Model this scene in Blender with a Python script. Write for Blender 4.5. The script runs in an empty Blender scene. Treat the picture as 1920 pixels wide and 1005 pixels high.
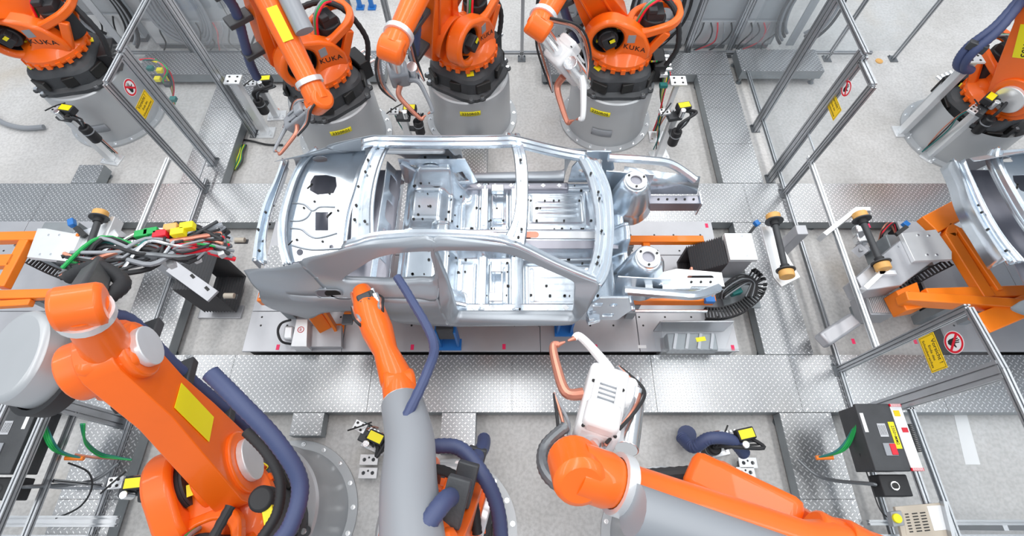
import bpy, bmesh, math, random
from mathutils import Vector, Matrix
random.seed(7)
S = bpy.context.scene
COL = S.collection
PI = math.pi
R = math.radians
# ------------------------------------------------------------------ camera
F = 927.0; TILT = R(27.47); CH = 5.4
CT, ST = math.cos(TILT), math.sin(TILT)
cd = bpy.data.cameras.new('camera'); cam = bpy.data.objects.new('camera', cd); COL.objects.link(cam)
cd.sensor_width = 36; cd.lens = F / 1920 * 36; cd.clip_end = 200
cam.location = (0, 0, CH); cam.rotation_euler = (TILT, 0, 0)
S.camera = cam
# ------------------------------------------------------------------ light
W = bpy.data.worlds.new('hall'); S.world = W; W.use_nodes = True
W.node_tree.nodes['Background'].inputs[0].default_value = (.81, .90, 1.0, 1)
W.node_tree.nodes['Background'].inputs[1].default_value = .43
def area(name, loc, sx, sy, power, rot=(0, 0, 0), col=(1, .98, .95)):
    l = bpy.data.lights.new(name, 'AREA'); l.shape = 'RECTANGLE'; l.size = sx; l.size_y = sy
    l.energy = power; l.color = col
    o = bpy.data.objects.new(name, l); COL.objects.link(o); o.location = loc; o.rotation_euler = rot
for i, x in enumerate((-9, -4.5, 0, 4.5, 9)):
    area('hall_lamp', (x, 4.5, 8.2), .9, 17, 300)
S.view_settings.view_transform = 'Standard'; S.view_settings.look = 'None'
S.view_settings.gamma = 1; S.view_settings.use_curve_mapping = False
S.view_settings.exposure = 0.44
# ------------------------------------------------------------------ pixel <-> place
def ray(u, v):
    a = (u - 960) / F; b = (502.5 - v) / F
    return Vector((a, b * CT + ST, b * ST - CT))
def P(u, v, z=0.0):
    d = ray(u, v); s = (z - CH) / d.z
    return Vector((0, 0, CH)) + d * s
def PX(u, v, x):
    d = ray(u, v); return Vector((0, 0, CH)) + d * (x / d.x)
def PY(u, v, y):
    d = ray(u, v); return Vector((0, 0, CH)) + d * (y / d.y)
V = Vector
# ------------------------------------------------------------------ materials
MATS = {}
def mat(name, col, rough=.5, metal=0., bump=0., bscale=40., noise=0., nscale=6., coat=0., extra=None):
    if name in MATS: return MATS[name]
    m = bpy.data.materials.new(name); m.use_nodes = True; nt = m.node_tree; N = nt.nodes; L = nt.links
    b = N['Principled BSDF']; b.inputs['Base Color'].default_value = (*col, 1)
    b.inputs['Roughness'].default_value = rough; b.inputs['Metallic'].default_value = metal
    b.inputs['Coat Weight'].default_value = coat
    g = N.new('ShaderNodeNewGeometry')
    if noise:
        n = N.new('ShaderNodeTexNoise'); n.inputs['Scale'].default_value = nscale; n.inputs['Detail'].default_value = 6
        L.new(g.outputs['Position'], n.inputs['Vector'])
        r = N.new('ShaderNodeMapRange'); r.inputs[1].default_value = .25; r.inputs[2].default_value = .75
        r.inputs[3].default_value = 1 - noise; r.inputs[4].default_value = 1 + noise
        L.new(n.outputs['Fac'], r.inputs[0])
        h = N.new('ShaderNodeHueSaturation'); h.inputs['Color'].default_value = (*col, 1)
        L.new(r.outputs[0], h.inputs['Value']); L.new(h.outputs[0], b.inputs['Base Color'])
    if bump:
        n = N.new('ShaderNodeTexNoise'); n.inputs['Scale'].default_value = bscale; n.inputs['Detail'].default_value = 4
        L.new(g.outputs['Position'], n.inputs['Vector'])
        u = N.new('ShaderNodeBump'); u.inputs['Strength'].default_value = bump; u.inputs['Distance'].default_value = .01
        L.new(n.outputs['Fac'], u.inputs['Height']); L.new(u.outputs[0], b.inputs['Normal'])
    if extra: extra(m, nt, b, g)
    MATS[name] = m
    return m
def checker_nodes(m, nt, b, g):
    N = nt.nodes; L = nt.links
    def mth(op, a, c=None, d=None):
        n = N.new('ShaderNodeMath'); n.operation = op
        for i, x in enumerate((a, c, d)):
            if x is None: continue
            if isinstance(x, (int, float)): n.inputs[i].default_value = x
            else: L.new(x, n.inputs[i])
        return n.outputs[0]
    sp = N.new('ShaderNodeSeparateXYZ'); L.new(g.outputs['Position'], sp.inputs[0])
    k = 1 / .042 / math.sqrt(2)
    p = mth('MULTIPLY', mth('ADD', sp.outputs[0], sp.outputs[1]), k)
    q = mth('MULTIPLY', mth('SUBTRACT', sp.outputs[0], sp.outputs[1]), k)
    fp, fq = mth('FLOOR', p), mth('FLOOR', q)
    par = mth('MODULO', mth('ABSOLUTE', mth('ADD', fp, fq)), 2)
    lp = mth('ABSOLUTE', mth('SUBTRACT', mth('FRACT', p), .5)); lq = mth('ABSOLUTE', mth('SUBTRACT', mth('FRACT', q), .5))
    def ell(a, c): return mth('SUBTRACT', 1, mth('ADD', mth('POWER', mth('MULTIPLY', a, 2.1), 2), mth('POWER', mth('MULTIPLY', c, 6.5), 2)))
    e = mth('ADD', mth('MULTIPLY', par, ell(lp, lq)), mth('MULTIPLY', mth('SUBTRACT', 1, par), ell(lq, lp)))
    e = mth('MAXIMUM', e, 0)
    mr = N.new('ShaderNodeMapRange'); mr.interpolation_type = 'SMOOTHSTEP'; mr.inputs[1].default_value = 0; mr.inputs[2].default_value = .5
    L.new(e, mr.inputs[0])
    bu = N.new('ShaderNodeBump'); bu.inputs['Strength'].default_value = .9; bu.inputs['Distance'].default_value = .006
    L.new(mr.outputs[0], bu.inputs['Height']); L.new(bu.outputs[0], b.inputs['Normal'])
    n = N.new('ShaderNodeTexNoise'); n.inputs['Scale'].default_value = 1.3; n.inputs['Detail'].default_value = 8
    L.new(g.outputs['Position'], n.inputs['Vector'])
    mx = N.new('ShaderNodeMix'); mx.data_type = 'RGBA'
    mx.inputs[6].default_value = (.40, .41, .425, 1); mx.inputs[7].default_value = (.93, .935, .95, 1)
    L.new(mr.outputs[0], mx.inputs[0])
    hs = N.new('ShaderNodeHueSaturation'); L.new(mx.outputs[2], hs.inputs['Color'])
    r = N.new('ShaderNodeMapRange'); r.inputs[1].default_value = .3; r.inputs[2].default_value = .7; r.inputs[3].default_value = .86; r.inputs[4].default_value = 1.1
    L.new(n.outputs['Fac'], r.inputs[0]); L.new(r.outputs[0], hs.inputs['Value']); L.new(hs.outputs[0], b.inputs['Base Color'])
def concrete_nodes(m, nt, b, g):
    N = nt.nodes; L = nt.links
    n1 = N.new('ShaderNodeTexNoise'); n1.inputs['Scale'].default_value = .9; n1.inputs['Detail'].default_value = 9; n1.inputs['Roughness'].default_value = .65
    n2 = N.new('ShaderNodeTexNoise'); n2.inputs['Scale'].default_value = 28; n2.inputs['Detail'].default_value = 5
    n3 = N.new('ShaderNodeTexNoise'); n3.inputs['Scale'].default_value = .55; n3.inputs['Detail'].default_value = 3
    for n in (n1, n2, n3): L.new(g.outputs['Position'], n.inputs['Vector'])
    cr = N.new('ShaderNodeValToRGB'); cr.color_ramp.elements[0].position = .3; cr.color_ramp.elements[0].color = (.50, .49, .475, 1)
    cr.color_ramp.elements[1].position = .62; cr.color_ramp.elements[1].color = (.66, .655, .65, 1)
    L.new(n1.outputs['Fac'], cr.inputs[0])
    c2 = N.new('ShaderNodeValToRGB'); c2.color_ramp.elements[0].position = .36; c2.color_ramp.elements[0].color = (.84, .84, .84, 1)
    c2.color_ramp.elements[1].position = .6; c2.color_ramp.elements[1].color = (1, 1, 1, 1)
    L.new(n2.outputs['Fac'], c2.inputs[0])
    mx = N.new('ShaderNodeMix'); mx.data_type = 'RGBA'; mx.blend_type = 'MULTIPLY'; mx.inputs[0].default_value = 1
    L.new(cr.outputs[0], mx.inputs[6]); L.new(c2.outputs[0], mx.inputs[7])
    c3 = N.new('ShaderNodeValToRGB'); c3.color_ramp.elements[0].position = .62; c3.color_ramp.elements[0].color = (0, 0, 0, 1)
    c3.color_ramp.elements[1].position = .78; c3.color_ramp.elements[1].color = (.5, .5, .5, 1)
    L.new(n3.outputs['Fac'], c3.inputs[0])
    m2 = N.new('ShaderNodeMix'); m2.data_type = 'RGBA'; m2.inputs[7].default_value = (.52, .41, .27, 1)
    L.new(c3.outputs[0], m2.inputs[0]); L.new(mx.outputs[2], m2.inputs[6]); L.new(m2.outputs[2], b.inputs['Base Color'])
    bu = N.new('ShaderNodeBump'); bu.inputs['Strength'].default_value = .25; bu.inputs['Distance'].default_value = .01
    L.new(n2.outputs['Fac'], bu.inputs['Height']); L.new(bu.outputs[0], b.inputs['Normal'])
mat('concrete', (.6, .6, .58), .55, extra=concrete_nodes)
mat('checker', (.7, .7, .7), .30, .8, extra=checker_nodes)
mat('plate_steel', (.50, .51, .54), .42, .55, noise=.08, nscale=3)
mat('edge_steel', (.30, .33, .35), .45, .55, noise=.1)
mat('alu', (.48, .50, .525), .34, .8, noise=.06, nscale=9)
mat('alu_bright', (.74, .76, .78), .28, .9, noise=.05, nscale=9)
mat('alu_dark', (.20, .215, .23), .4, .6)
mat('bright_metal', (.88, .9, .92), .22, .95)
mat('orange', (.93, .15, .006), .38, 0, noise=.05, nscale=3, coat=.25)
mat('frame_orange', (.93, .22, .008), .42, 0, noise=.06, nscale=4, coat=.15)
mat('cast_grey', (.060, .064, .070), .5, .25, bump=.12, bscale=60, noise=.15)
mat('black', (.012, .012, .014), .45)
mat('rubber', (.022, .023, .026), .6)
mat('ped_grey', (.47, .49, .51), .38, .35, noise=.05, nscale=2)
mat('yellow', (.92, .80, .01), .45)
mat('sign_yellow', (.98, .66, .005), .4)
mat('ink', (.01, .01, .01), .5)
mat('white', (.86, .87, .88), .4)
mat('white_metal', (.80, .82, .84), .33, .5, noise=.04)
mat('red', (.72, .01, .03), .4)
mat('pink_tag', (.85, .02, .12), .5)
mat('blue', (.02, .17, .52), .4)
mat('hose_blue', (.055, .075, .17), .5)
mat('tan', (.72, .40, .12), .45, noise=.1, nscale=20)
mat('green', (.01, .36, .08), .45)
mat('teal', (.01, .16, .15), .45)
mat('bellows_rubber', (.085, .088, .095), .4)
mat('copper', (.66, .27, .19), .35, .6)
mat('cabinet', (.50, .53, .56), .4, .1, noise=.04)
mat('beige', (.52, .46, .38), .5)
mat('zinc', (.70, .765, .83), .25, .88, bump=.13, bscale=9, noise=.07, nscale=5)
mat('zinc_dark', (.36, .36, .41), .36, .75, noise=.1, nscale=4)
mat('body_panel', (.36, .395, .435), .33, .45, noise=.03, nscale=2)
mat('grey_plastic', (.30, .32, .35), .4, .1)
def glass_nodes(m, nt, b, g):
    N = nt.nodes; L = nt.links
    t = N.new('ShaderNodeBsdfTransparent'); t.inputs[0].default_value = (.97, .98, .985, 1)
    gl = N.new('ShaderNodeBsdfGlossy'); gl.inputs['Roughness'].default_value = .04
    di = N.new('ShaderNodeBsdfDiffuse'); di.inputs[0].default_value = (.8, .85, .9, 1)
    fr = N.new('ShaderNodeLayerWeight'); fr.inputs[0].default_value = .12
    a = N.new('ShaderNodeMixShader'); a.inputs[0].default_value = .05
    L.new(t.outputs[0], a.inputs[1]); L.new(di.outputs[0], a.inputs[2])
    c = N.new('ShaderNodeMixShader'); mm = N.new('ShaderNodeMath'); mm.operation = 'MULTIPLY'; mm.inputs[1].default_value = .22; L.new(fr.outputs['Fresnel'], mm.inputs[0]); L.new(mm.outputs[0], c.inputs[0]); L.new(a.outputs[0], c.inputs[1]); L.new(gl.outputs[0], c.inputs[2])
    L.new(c.outputs[0], N['Material Output'].inputs[0])
mat('clear_panel', (.9, .95, 1), .05, extra=glass_nodes)
# ------------------------------------------------------------------ mesh builder
def frame(n, up=V((0, 0, 1))):
    n = V(n).normalized(); up = V(up)
    if abs(n.dot(up.normalized())) > .98: up = V((0, 1, 0)) if abs(n.y) < .9 else V((1, 0, 0))
    a = up.cross(n).normalized(); return a, n.cross(a).normalized(), n
ORG = {}
class MB:
    def __init__(s): s.bm = bmesh.new(); s.mi = 0
    def faces(s, vs, fs):
        v = [s.bm.verts.new(p) for p in vs]
        for f in fs:
            try:
                q = s.bm.faces.new([v[i] for i in f]); q.material_index = s.mi
            except ValueError: pass
        return s
    def m(s, i): s.mi = i; return s
    def box(s, c, d, rz=0, M=None):
        c = V(c); x, y, z = d[0] / 2, d[1] / 2, d[2] / 2
        ps = [V((i * x, j * y, k * z)) for k in (-1, 1) for j in (-1, 1) for i in (-1, 1)]
        rot = M if M else Matrix.Rotation(rz, 3, 'Z')
        return s.faces([rot @ p + c for p in ps], [(0, 2, 3, 1), (4, 5, 7, 6), (0, 1, 5, 4), (2, 6, 7, 3), (0, 4, 6, 2), (1, 3, 7, 5)])
    def bb(s, x0, x1, y0, y1, z0, z1): return s.box(((x0 + x1) / 2, (y0 + y1) / 2, (z0 + z1) / 2), (x1 - x0, y1 - y0, z1 - z0))
    def beam(s, p0, p1, w, h, up=(0, 0, 1)):
        p0, p1 = V(p0), V(p1); a, b, n = frame(p1 - p0, up)
        ps = [p + a * (i * w / 2) + b * (j * h / 2) for p in (p0, p1) for j in (-1, 1) for i in (-1, 1)]
        return s.faces(ps, [(0, 2, 3, 1), (4, 5, 7, 6), (0, 1, 5, 4), (2, 6, 7, 3), (0, 4, 6, 2), (1, 3, 7, 5)])
    def sweep(s, p0, p1, sec, up=(0, 0, 1)):
        p0, p1 = V(p0), V(p1); a, b, n = frame(p1 - p0, up); k = len(sec)
        ps = [p + a * q[0] + b * q[1] for p in (p0, p1) for q in sec]
        return s.faces(ps, [tuple(range(k))[::-1], tuple(range(k, 2 * k))] + [(i, (i + 1) % k, k + (i + 1) % k, k + i) for i in range(k)])
    def profile(s, p0, p1, w=.045, h=None, up=(0, 0, 1)):      # slotted aluminium extrusion
        h = h or w; g = .012; d = .018; sec = []
        def side(L, cs):
            o = [-L / 2]
            for c in cs: o += [c - g / 2, c + g / 2]
            return o
        cw = [0] if w < .07 else [-w / 4, w / 4]; chh = [0] if h < .07 else [-h / 4, h / 4]
        def run(L, cs, f):
            sec.append(f(-L / 2, 0))
            for c in cs: sec.extend([f(c - g / 2, 0), f(c - g / 2, d), f(c + g / 2, d), f(c + g / 2, 0)])
        run(w, cw, lambda t, e: (t, -h / 2 + e)); run(h, chh, lambda t, e: (w / 2 - e, t))
        run(w, cw, lambda t, e: (-t, h / 2 - e)); run(h, chh, lambda t, e: (-w / 2 + e, -t))
        return s.sweep(p0, p1, sec, up)
    def cyl(s, p0, p1, r0, r1=None, n=20, caps=True, sq=1.0, up=(0, 0, 1)):
        r1 = r0 if r1 is None else r1; p0, p1 = V(p0), V(p1); a, b, _ = frame(p1 - p0, up)
        ps = [p + a * (r * math.cos(t)) + b * (r * sq * math.sin(t)) for p, r in ((p0, r0), (p1, r1)) for t in [2 * PI * i / n for i in range(n)]]
        fs = [(i, (i + 1) % n, n + (i + 1) % n, n + i) for i in range(n)]
        if caps: fs += [tuple(range(n))[::-1], tuple(range(n, 2 * n))]
        return s.faces(ps, fs)
    def lathe(s, prof, o=(0, 0, 0), ax=(0, 0, 1), n=40):
        o = V(o); a, b, c = frame(ax); k = len(prof)
        ps = [o + c * z + a * (r * math.cos(2 * PI * i / n)) + b * (r * math.sin(2 * PI * i / n)) for i in range(n) for r, z in prof]
        fs = [(i * k + j, ((i + 1) % n) * k + j, ((i + 1) % n) * k + j + 1, i * k + j + 1) for i in range(n) for j in range(k - 1)]
        return s.faces(ps, fs)
    def tube(s, pts, r, n=10, sm=6, ribs=0, caps=True):
        q = smooth(pts, sm) if sm > 1 else [V(p) for p in pts]
        vs = []; a = None
        for i, p in enumerate(q):
            t = (q[min(i + 1, len(q) - 1)] - q[max(i - 1, 0)]).normalized()
            if a is None: a, b, _ = frame(t)
            else:
                a = (a - t * a.dot(t)).normalized(); b = t.cross(a)
            rr = r(i / (len(q) - 1)) if callable(r) else r
            if ribs and i % 2: rr *= 1 - ribs
            vs += [p + a * (rr * math.cos(2 * PI * k / n)) + b * (rr * math.sin(2 * PI * k / n)) for k in range(n)]
        fs = [(i * n + k, i * n + (k + 1) % n, (i + 1) * n + (k + 1) % n, (i + 1) * n + k) for i in range(len(q) - 1) for k in range(n)]
        if caps: fs += [tuple(range(n))[::-1], tuple(range((len(q) - 1) * n, len(q) * n))]
        return s.faces(vs, fs)
    def sphere(s, c, r, sc=(1, 1, 1), n=16):
        bmesh.ops.create_uvsphere(s.bm, u_segments=n, v_segments=n // 2 + 2, radius=1,
            matrix=Matrix.Translation(V(c)) @ Matrix.Diagonal((r * sc[0], r * sc[1], r * sc[2], 1)))
        for f in s.bm.faces[-(n * (n // 2 + 2)):]: f.material_index = s.mi
        return s
    def plate(s, outline, holes=(), th=.01, fn=None, cut=0):     # flat outline with holes, given thickness, mapped by fn(x, y, h) -> world
        b2 = bmesh.new(); es = []
        for lp in [outline] + list(holes):
            vs = [b2.verts.new((p[0], p[1], 0)) for p in lp]
            es += [b2.edges.new((vs[i], vs[(i + 1) % len(vs)])) for i in range(len(vs))]
        bmesh.ops.triangle_fill(b2, use_beauty=True, use_dissolve=False, edges=es, normal=(0, 0, 1))
        if cut:
            bmesh.ops.subdivide_edges(b2, edges=[e for e in b2.edges if not e.is_boundary], cuts=cut, use_grid_fill=False)
            bmesh.ops.triangulate(b2, faces=b2.faces)
        if fn is None: fn = lambda x, y, h: V((x, y, h))
        b2.verts.index_update(); nv = len(b2.verts)
        b2.verts.ensure_lookup_table()
        ps = [fn(v.co.x, v.co.y, th) for v in b2.verts] + [fn(v.co.x, v.co.y, 0) for v in b2.verts]
        fs = []
        for f in b2.faces:
            ix = [v.index for v in f.verts]
            if f.normal.z < 0: ix = ix[::-1]
            fs += [tuple(ix), tuple(i + nv for i in ix[::-1])]
        for e in b2.edges:
            if e.is_boundary:
                i, j = e.verts[0].index, e.verts[1].index; fs.append((i, j, j + nv, i + nv))
        b2.free()
        v = [s.bm.verts.new(p) for p in ps]
        new = []
        for f in fs:
            try: q = s.bm.faces.new([v[i] for i in f]); q.material_index = s.mi; new.append(q)
            except ValueError: pass
        bmesh.ops.recalc_face_normals(s.bm, faces=new)
        return s
    def grid(s, rows, closed=False):        # rows of points -> quads
        k = len(rows[0]); n = len(rows); vs = [p for r in rows for p in r]
        fs = [(i * k + j, i * k + j + 1, ((i + 1) % n) * k + j + 1, ((i + 1) % n) * k + j) for i in range(n if closed else n - 1) for j in range(k - 1)]
        return s.faces(vs, fs)
    def build(s, name, mats, parent=None, bevel=0, solid=0, sharp=35, label=None, kind=None, recalc=True, weld=False, subs=0):
        if weld: bmesh.ops.remove_doubles(s.bm, verts=s.bm.verts, dist=.0008)
        if recalc: bmesh.ops.recalc_face_normals(s.bm, faces=s.bm.faces)
        org = ORG.get(parent.name, V((0, 0, 0))) if parent else V((0, 0, 0))
        if org.length: bmesh.ops.translate(s.bm, verts=s.bm.verts, vec=-org)
        for f in s.bm.faces: f.smooth = True
        for e in s.bm.edges:
            if len(e.link_faces) == 2 and e.calc_face_angle(0) > R(sharp): e.smooth = False
        me = bpy.data.meshes.new(name); s.bm.to_mesh(me); s.bm.free()
        for m in (mats if isinstance(mats, (list, tuple)) else [mats]): me.materials.append(MATS[m])
        o = bpy.data.objects.new(name, me); COL.objects.link(o)
        if parent: o.parent = parent
        ORG[o.name] = org
        if solid:
            d = o.modifiers.new('solid', 'SOLIDIFY'); d.thickness = solid; d.offset = 0
        if bevel:
            d = o.modifiers.new('bevel', 'BEVEL'); d.width = bevel; d.segments = 2; d.limit_method = 'ANGLE'; d.angle_limit = R(40); d.harden_normals = False
        if subs: d = o.modifiers.new('subs', 'SUBSURF'); d.levels = subs; d.render_levels = subs
        if label: o['label'] = label
        if kind: o['kind'] = kind
        return o
def smooth(pts, k):
    pts = [V(p) for p in pts]; out = []
    for i in range(len(pts) - 1):
        a = pts[max(i - 1, 0)]; b = pts[i]; c = pts[i + 1]; d = pts[min(i + 2, len(pts) - 1)]
        for j in range(k):
            t = j / k
            out.append(.5 * ((2 * b) + (c - a) * t + (2 * a - 5 * b + 4 * c - d) * t * t + (3 * b - a - 3 * c + d) * t ** 3))
    return out + [pts[-1]]
def thing(name, label, cat, loc, group=None):
    o = bpy.data.objects.new(name, None); COL.objects.link(o); o.location = loc; o.empty_display_size = .1
    ORG[o.name] = V(loc); tag(o, label, cat, group); return o
def tag(o, label, cat, group=None):
    o['label'] = label; o['category'] = cat
    if group: o['group'] = group
    return o
def circ(cx, cy, r, n=16, ry=None, a0=0): return [(cx + r * math.cos(a0 + 2 * PI * i / n), cy + (ry or r) * math.sin(a0 + 2 * PI * i / n)) for i in range(n)]
def rect(x0, x1, y0, y1): return [(x0, y0), (x1, y0), (x1, y1), (x0, y1)]
def rrect(x0, x1, y0, y1, r, n=4):
    o = []
    for cx, cy, a in ((x1 - r, y0 + r, -PI / 2), (x1 - r, y1 - r, 0), (x0 + r, y1 - r, PI / 2), (x0 + r, y0 + r, PI)):
        o += [(cx + r * math.cos(a + PI / 2 * i / n), cy + r * math.sin(a + PI / 2 * i / n)) for i in range(n + 1)]
    return o
def text(st, size, fn, parent, m='ink', name='lettering', align='CENTER', spacing=1.0, h=.001):
    c = bpy.data.curves.new('t', 'FONT'); c.body = st; c.size = size; c.align_x = align; c.align_y = 'CENTER'; c.space_character = spacing
    c.resolution_u = 3; c.offset = size * .012
    o = bpy.data.objects.new('t', c); COL.objects.link(o)
    dg = bpy.context.evaluated_depsgraph_get(); me = bpy.data.meshes.new_from_object(o.evaluated_get(dg))
    mb = MB(); mb.bm.from_mesh(me)
    for v in mb.bm.verts: v.co = fn(v.co.x, v.co.y, h)
    bpy.data.objects.remove(o); bpy.data.curves.remove(c); bpy.data.meshes.remove(me)
    for f in mb.bm.faces: f.material_index = 0
    return mb.build(name, m, parent, recalc=False)
def flat(o, ux, uy):           # mapping of a flat sticker
    o, ux, uy = V(o), V(ux).normalized(), V(uy).normalized(); n = ux.cross(uy)
    return lambda x, y, h: o + ux * x + uy * y + n * h
#==SETTING==
def vz(Y, v, H=CH):
    b = (502.5 - v) / F; k = (b * CT + ST) / (CT - b * ST); return H - Y / k
# floor
f = MB(); f.bb(-14, 14, -4, 16, -.1, 0); fo = f.build('floor', 'concrete'); fo['kind'] = 'structure'
# raised walkways: every plate its own part
WALK = []
def walkway(label, x0, x1, y0, y1, nx, ny, z=.2, skirt=.14, group=None, name='raised_walkway', gaps=.004):
    WALK.append((x0 - .05, x1 + .05, y0 - .05, y1 + .05, z))
    t = thing(name, label, 'walkway', ((x0 + x1) / 2, (y0 + y1) / 2, 0), group)
    for i in range(nx):
        for j in range(ny):
            a0 = x0 + (x1 - x0) * i / nx + gaps / 2; a1 = x0 + (x1 - x0) * (i + 1) / nx - gaps / 2
            b0 = y0 + (y1 - y0) * j / ny + gaps / 2; b1 = y0 + (y1 - y0) * (j + 1) / ny - gaps / 2
            MB().bb(a0, a1, b0, b1, z - .006, z).build('tread_plate', 'checker', t)
            sc = MB()
            for sx in (a0 + .04, a1 - .04):
                for sy in (b0 + .025, b1 - .025):
                    sc.cyl((sx, sy, z), (sx, sy, z + .004), .009, n=8)
            sc.build('screw', 'bright_metal', t, kind='stuff')
    e = MB(); q = .012
    e.bb(x0, x1, y0, y0 + q, z - skirt, z - .007); e.bb(x0, x1, y1 - q, y1, z - skirt, z - .007)
    e.bb(x0, x0 + q, y0 + q, y1 - q, z - skirt, z - .007); e.bb(x1 - q, x1, y0 + q, y1 - q, z - skirt, z - .007)
    e.build('edge_channel', 'edge_steel', t)
    l = MB(); n = max(2, int((x1 - x0 + y1 - y0) / 1.2))
    for i in range(n):
        fx = x0 + .06 + (x1 - x0 - .12) * i / (n - 1); fy = y0 + .06 + (y1 - y0 - .12) * i / (n - 1)
        for k in ((0, 1) if x1 - x0 > y1 - y0 else (2, 3)):
            px, py = ((fx, y0 + .05 if k == 0 else y1 - .05) if k < 2 else (x0 + .05 if k == 2 else x1 - .05, fy))
            l.cyl((px, py, 0), (px, py, z - .02), .02, n=8); l.cyl((px, py, 0), (px, py, .012), .045, n=8)
    l.build('feet', 'edge_steel', t, kind='stuff')
    return t
walkway('long chequer plate walkway running behind the car body and under the fences', -9, 9, 3.345, 3.945, 12, 1)
walkway('long chequer plate walkway in front of the car body, nearer the camera', -9, 9, 1.03, 1.64, 12, 1)
walkway('narrow chequer plate cross walkway right of the car body, between the two long walkways', 2.75, 3.28, 1.644, 3.341, 1, 2)
walkway('chequer plate cross walkway at lower right, beside the laser cabinet', 2.75, 3.28, -1.4, 1.026, 1, 3)
walkway('chequer plate cross walkway at upper right, between robot 2350R05 and the fence', 2.75, 3.28, 3.949, 5.946, 1, 3)
walkway('chequer plate cross walkway at left, between the two long walkways', -4.33, -3.75, 1.644, 3.341, 1, 2)
walkway('chequer plate cross walkway at lower left, beside the orange robot arm', -4.33, -3.75, -1.4, 1.026, 1, 3)
walkway('chequer plate cross walkway at upper left, behind the left fence sign', -4.33, -3.78, 3.949, 5.946, 1, 3)
walkway('back chequer plate walkway at upper left, along the cabinets', -5.6, -1.9, 5.95, 6.42, 4, 1)
walkway('back chequer plate walkway at upper right, behind robot 2350R05', .45, 3.28, 5.95, 6.42, 3, 1)
walkway('free-standing chequer plate step on feet at upper right', 3.40, 4.62, 5.95, 6.42, 1, 1, z=.26)
walkway('small chequer plate bridge seen through the far door opening of the car', -.66, -.33, 3.949, 4.62, 1, 1)
walkway('short chequer plate step beside the big grey robot pedestal at lower left', -2.25, -1.93, .80, 1.026, 1, 1)
walkway('short chequer plate step at lower centre, behind the blue hose', -.72, -.37, .63, 1.026, 1, 1)
walkway('small chequer plate step at the left, in front of the upper left robot', -5.75, -5.42, 3.949, 4.25, 1, 1)
# ------------------------------------------------------------ base platforms of the conveyor
def platform(label, x0, x1, y0, y1, nx, ys, z=.25):
    t = thing('conveyor_base', label, 'conveyor', ((x0 + x1) / 2, (y0 + y1) / 2, 0))
    for i in range(nx):
        for j in range(len(ys) - 1):
            a0 = x0 + (x1 - x0) * i / nx + .003; a1 = x0 + (x1 - x0) * (i + 1) / nx - .003
            MB().bb(a0, a1, ys[j] + .003, ys[j + 1] - .003, z - .03, z).build('base_plate', 'plate_steel', t, bevel=.003)
    h = MB()
    for i in range(int((x1 - x0) / .28)):
        for yy in (y0 + .30, y0 + .40, y1 - .2, y1 - .42):
            xx = x0 + .15 + i * .28 + random.uniform(-.03, .03); h.cyl((xx, yy, z), (xx, yy, z + .0015), .012, n=8)
    h.build('bolt_hole', 'black', t, kind='stuff')
    MB().bb(x0 + .05, x1 - .05, y0 + .02, y1 - .02, .0, z - .031).build('base_frame', 'black', t)
    return t
pl = platform('long grey steel conveyor base plate under the car body', -2.92, 2.46, 1.66, 3.33, 5, [1.66, 2.13, 2.85, 3.33])
pr = platform('grey steel conveyor base plate at right, under the orange skid frame', 4.75, 9, 1.66, 3.33, 4, [1.66, 2.13, 2.85, 3.33])
pq = platform('grey steel conveyor base plate at left, under the roller unit', -9, -4.95, 1.66, 3.33, 4, [1.66, 2.13, 2.85, 3.33])
def tags(parent, pts, m, name, w=.035, h=.06, z=.251):
    for u, v in pts:
        p = P(u, v, z); MB().bb(p.x - w / 2, p.x + w / 2, p.y - h / 2, p.y + h / 2, z, z + .0015).build(name, m, parent)
tags(pl, [(521, 651), (773, 651), (945, 650), (1117, 651), (1374, 652), (1325, 423), (1332, 460)], 'pink_tag', 'red_tag')
tags(pl, [(1204, 650)], 'white', 'white_tag', .09, .035)
tags(pr, [(1629, 423), (1640, 460), (1716, 640), (1600, 640)], 'pink_tag', 'red_tag')
# ------------------------------------------------------------ fences of slotted aluminium
GL = 'clear_panel'
def fence(name, label, posts, rails, panels, cat='fence', group=None, loc=None):
    t = thing(name, label, cat, loc or (posts[0][0], posts[0][1], 0), group)
    for x, y, z1, w, h in posts:
        zb = max([.0] + [q[4] for q in WALK if q[0] < x < q[1] and q[2] < y < q[3]])
        MB().profile((x, y, zb + .01), (x, y, z1), w, h, up=(0, 1, 0)).build('post', 'alu', t)
        fp = MB(); fp.box((x, y, zb + .005), (.12, .14, .01))
        for sx in (-.045, .045): fp.cyl((x + sx, y + .055, zb + .01), (x + sx, y + .055, zb + .03), .01, n=8)
        fp.build('foot_plate', 'alu_dark', t)
    for p0, p1, w, h in rails: MB().profile(p0, p1, w, h).build('rail', 'alu_bright' if name == 'portal_beam' else 'alu', t)
    for pa, pb, pc, pd in panels:
        pa, pb, pc, pd = map(V, (pa, pb, pc, pd)); n = (pb - pa).cross(pd - pa).normalized() * .002
        m = MB(); m.faces([p + n for p in (pa, pb, pc, pd)] + [p - n for p in (pa, pb, pc, pd)], [(0, 1, 2, 3), (7, 6, 5, 4), (0, 4, 5, 1), (1, 5, 6, 2), (2, 6, 7, 3), (3, 7, 4, 0)])
        m.build('clear_panel', GL, t)
    return t
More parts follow.
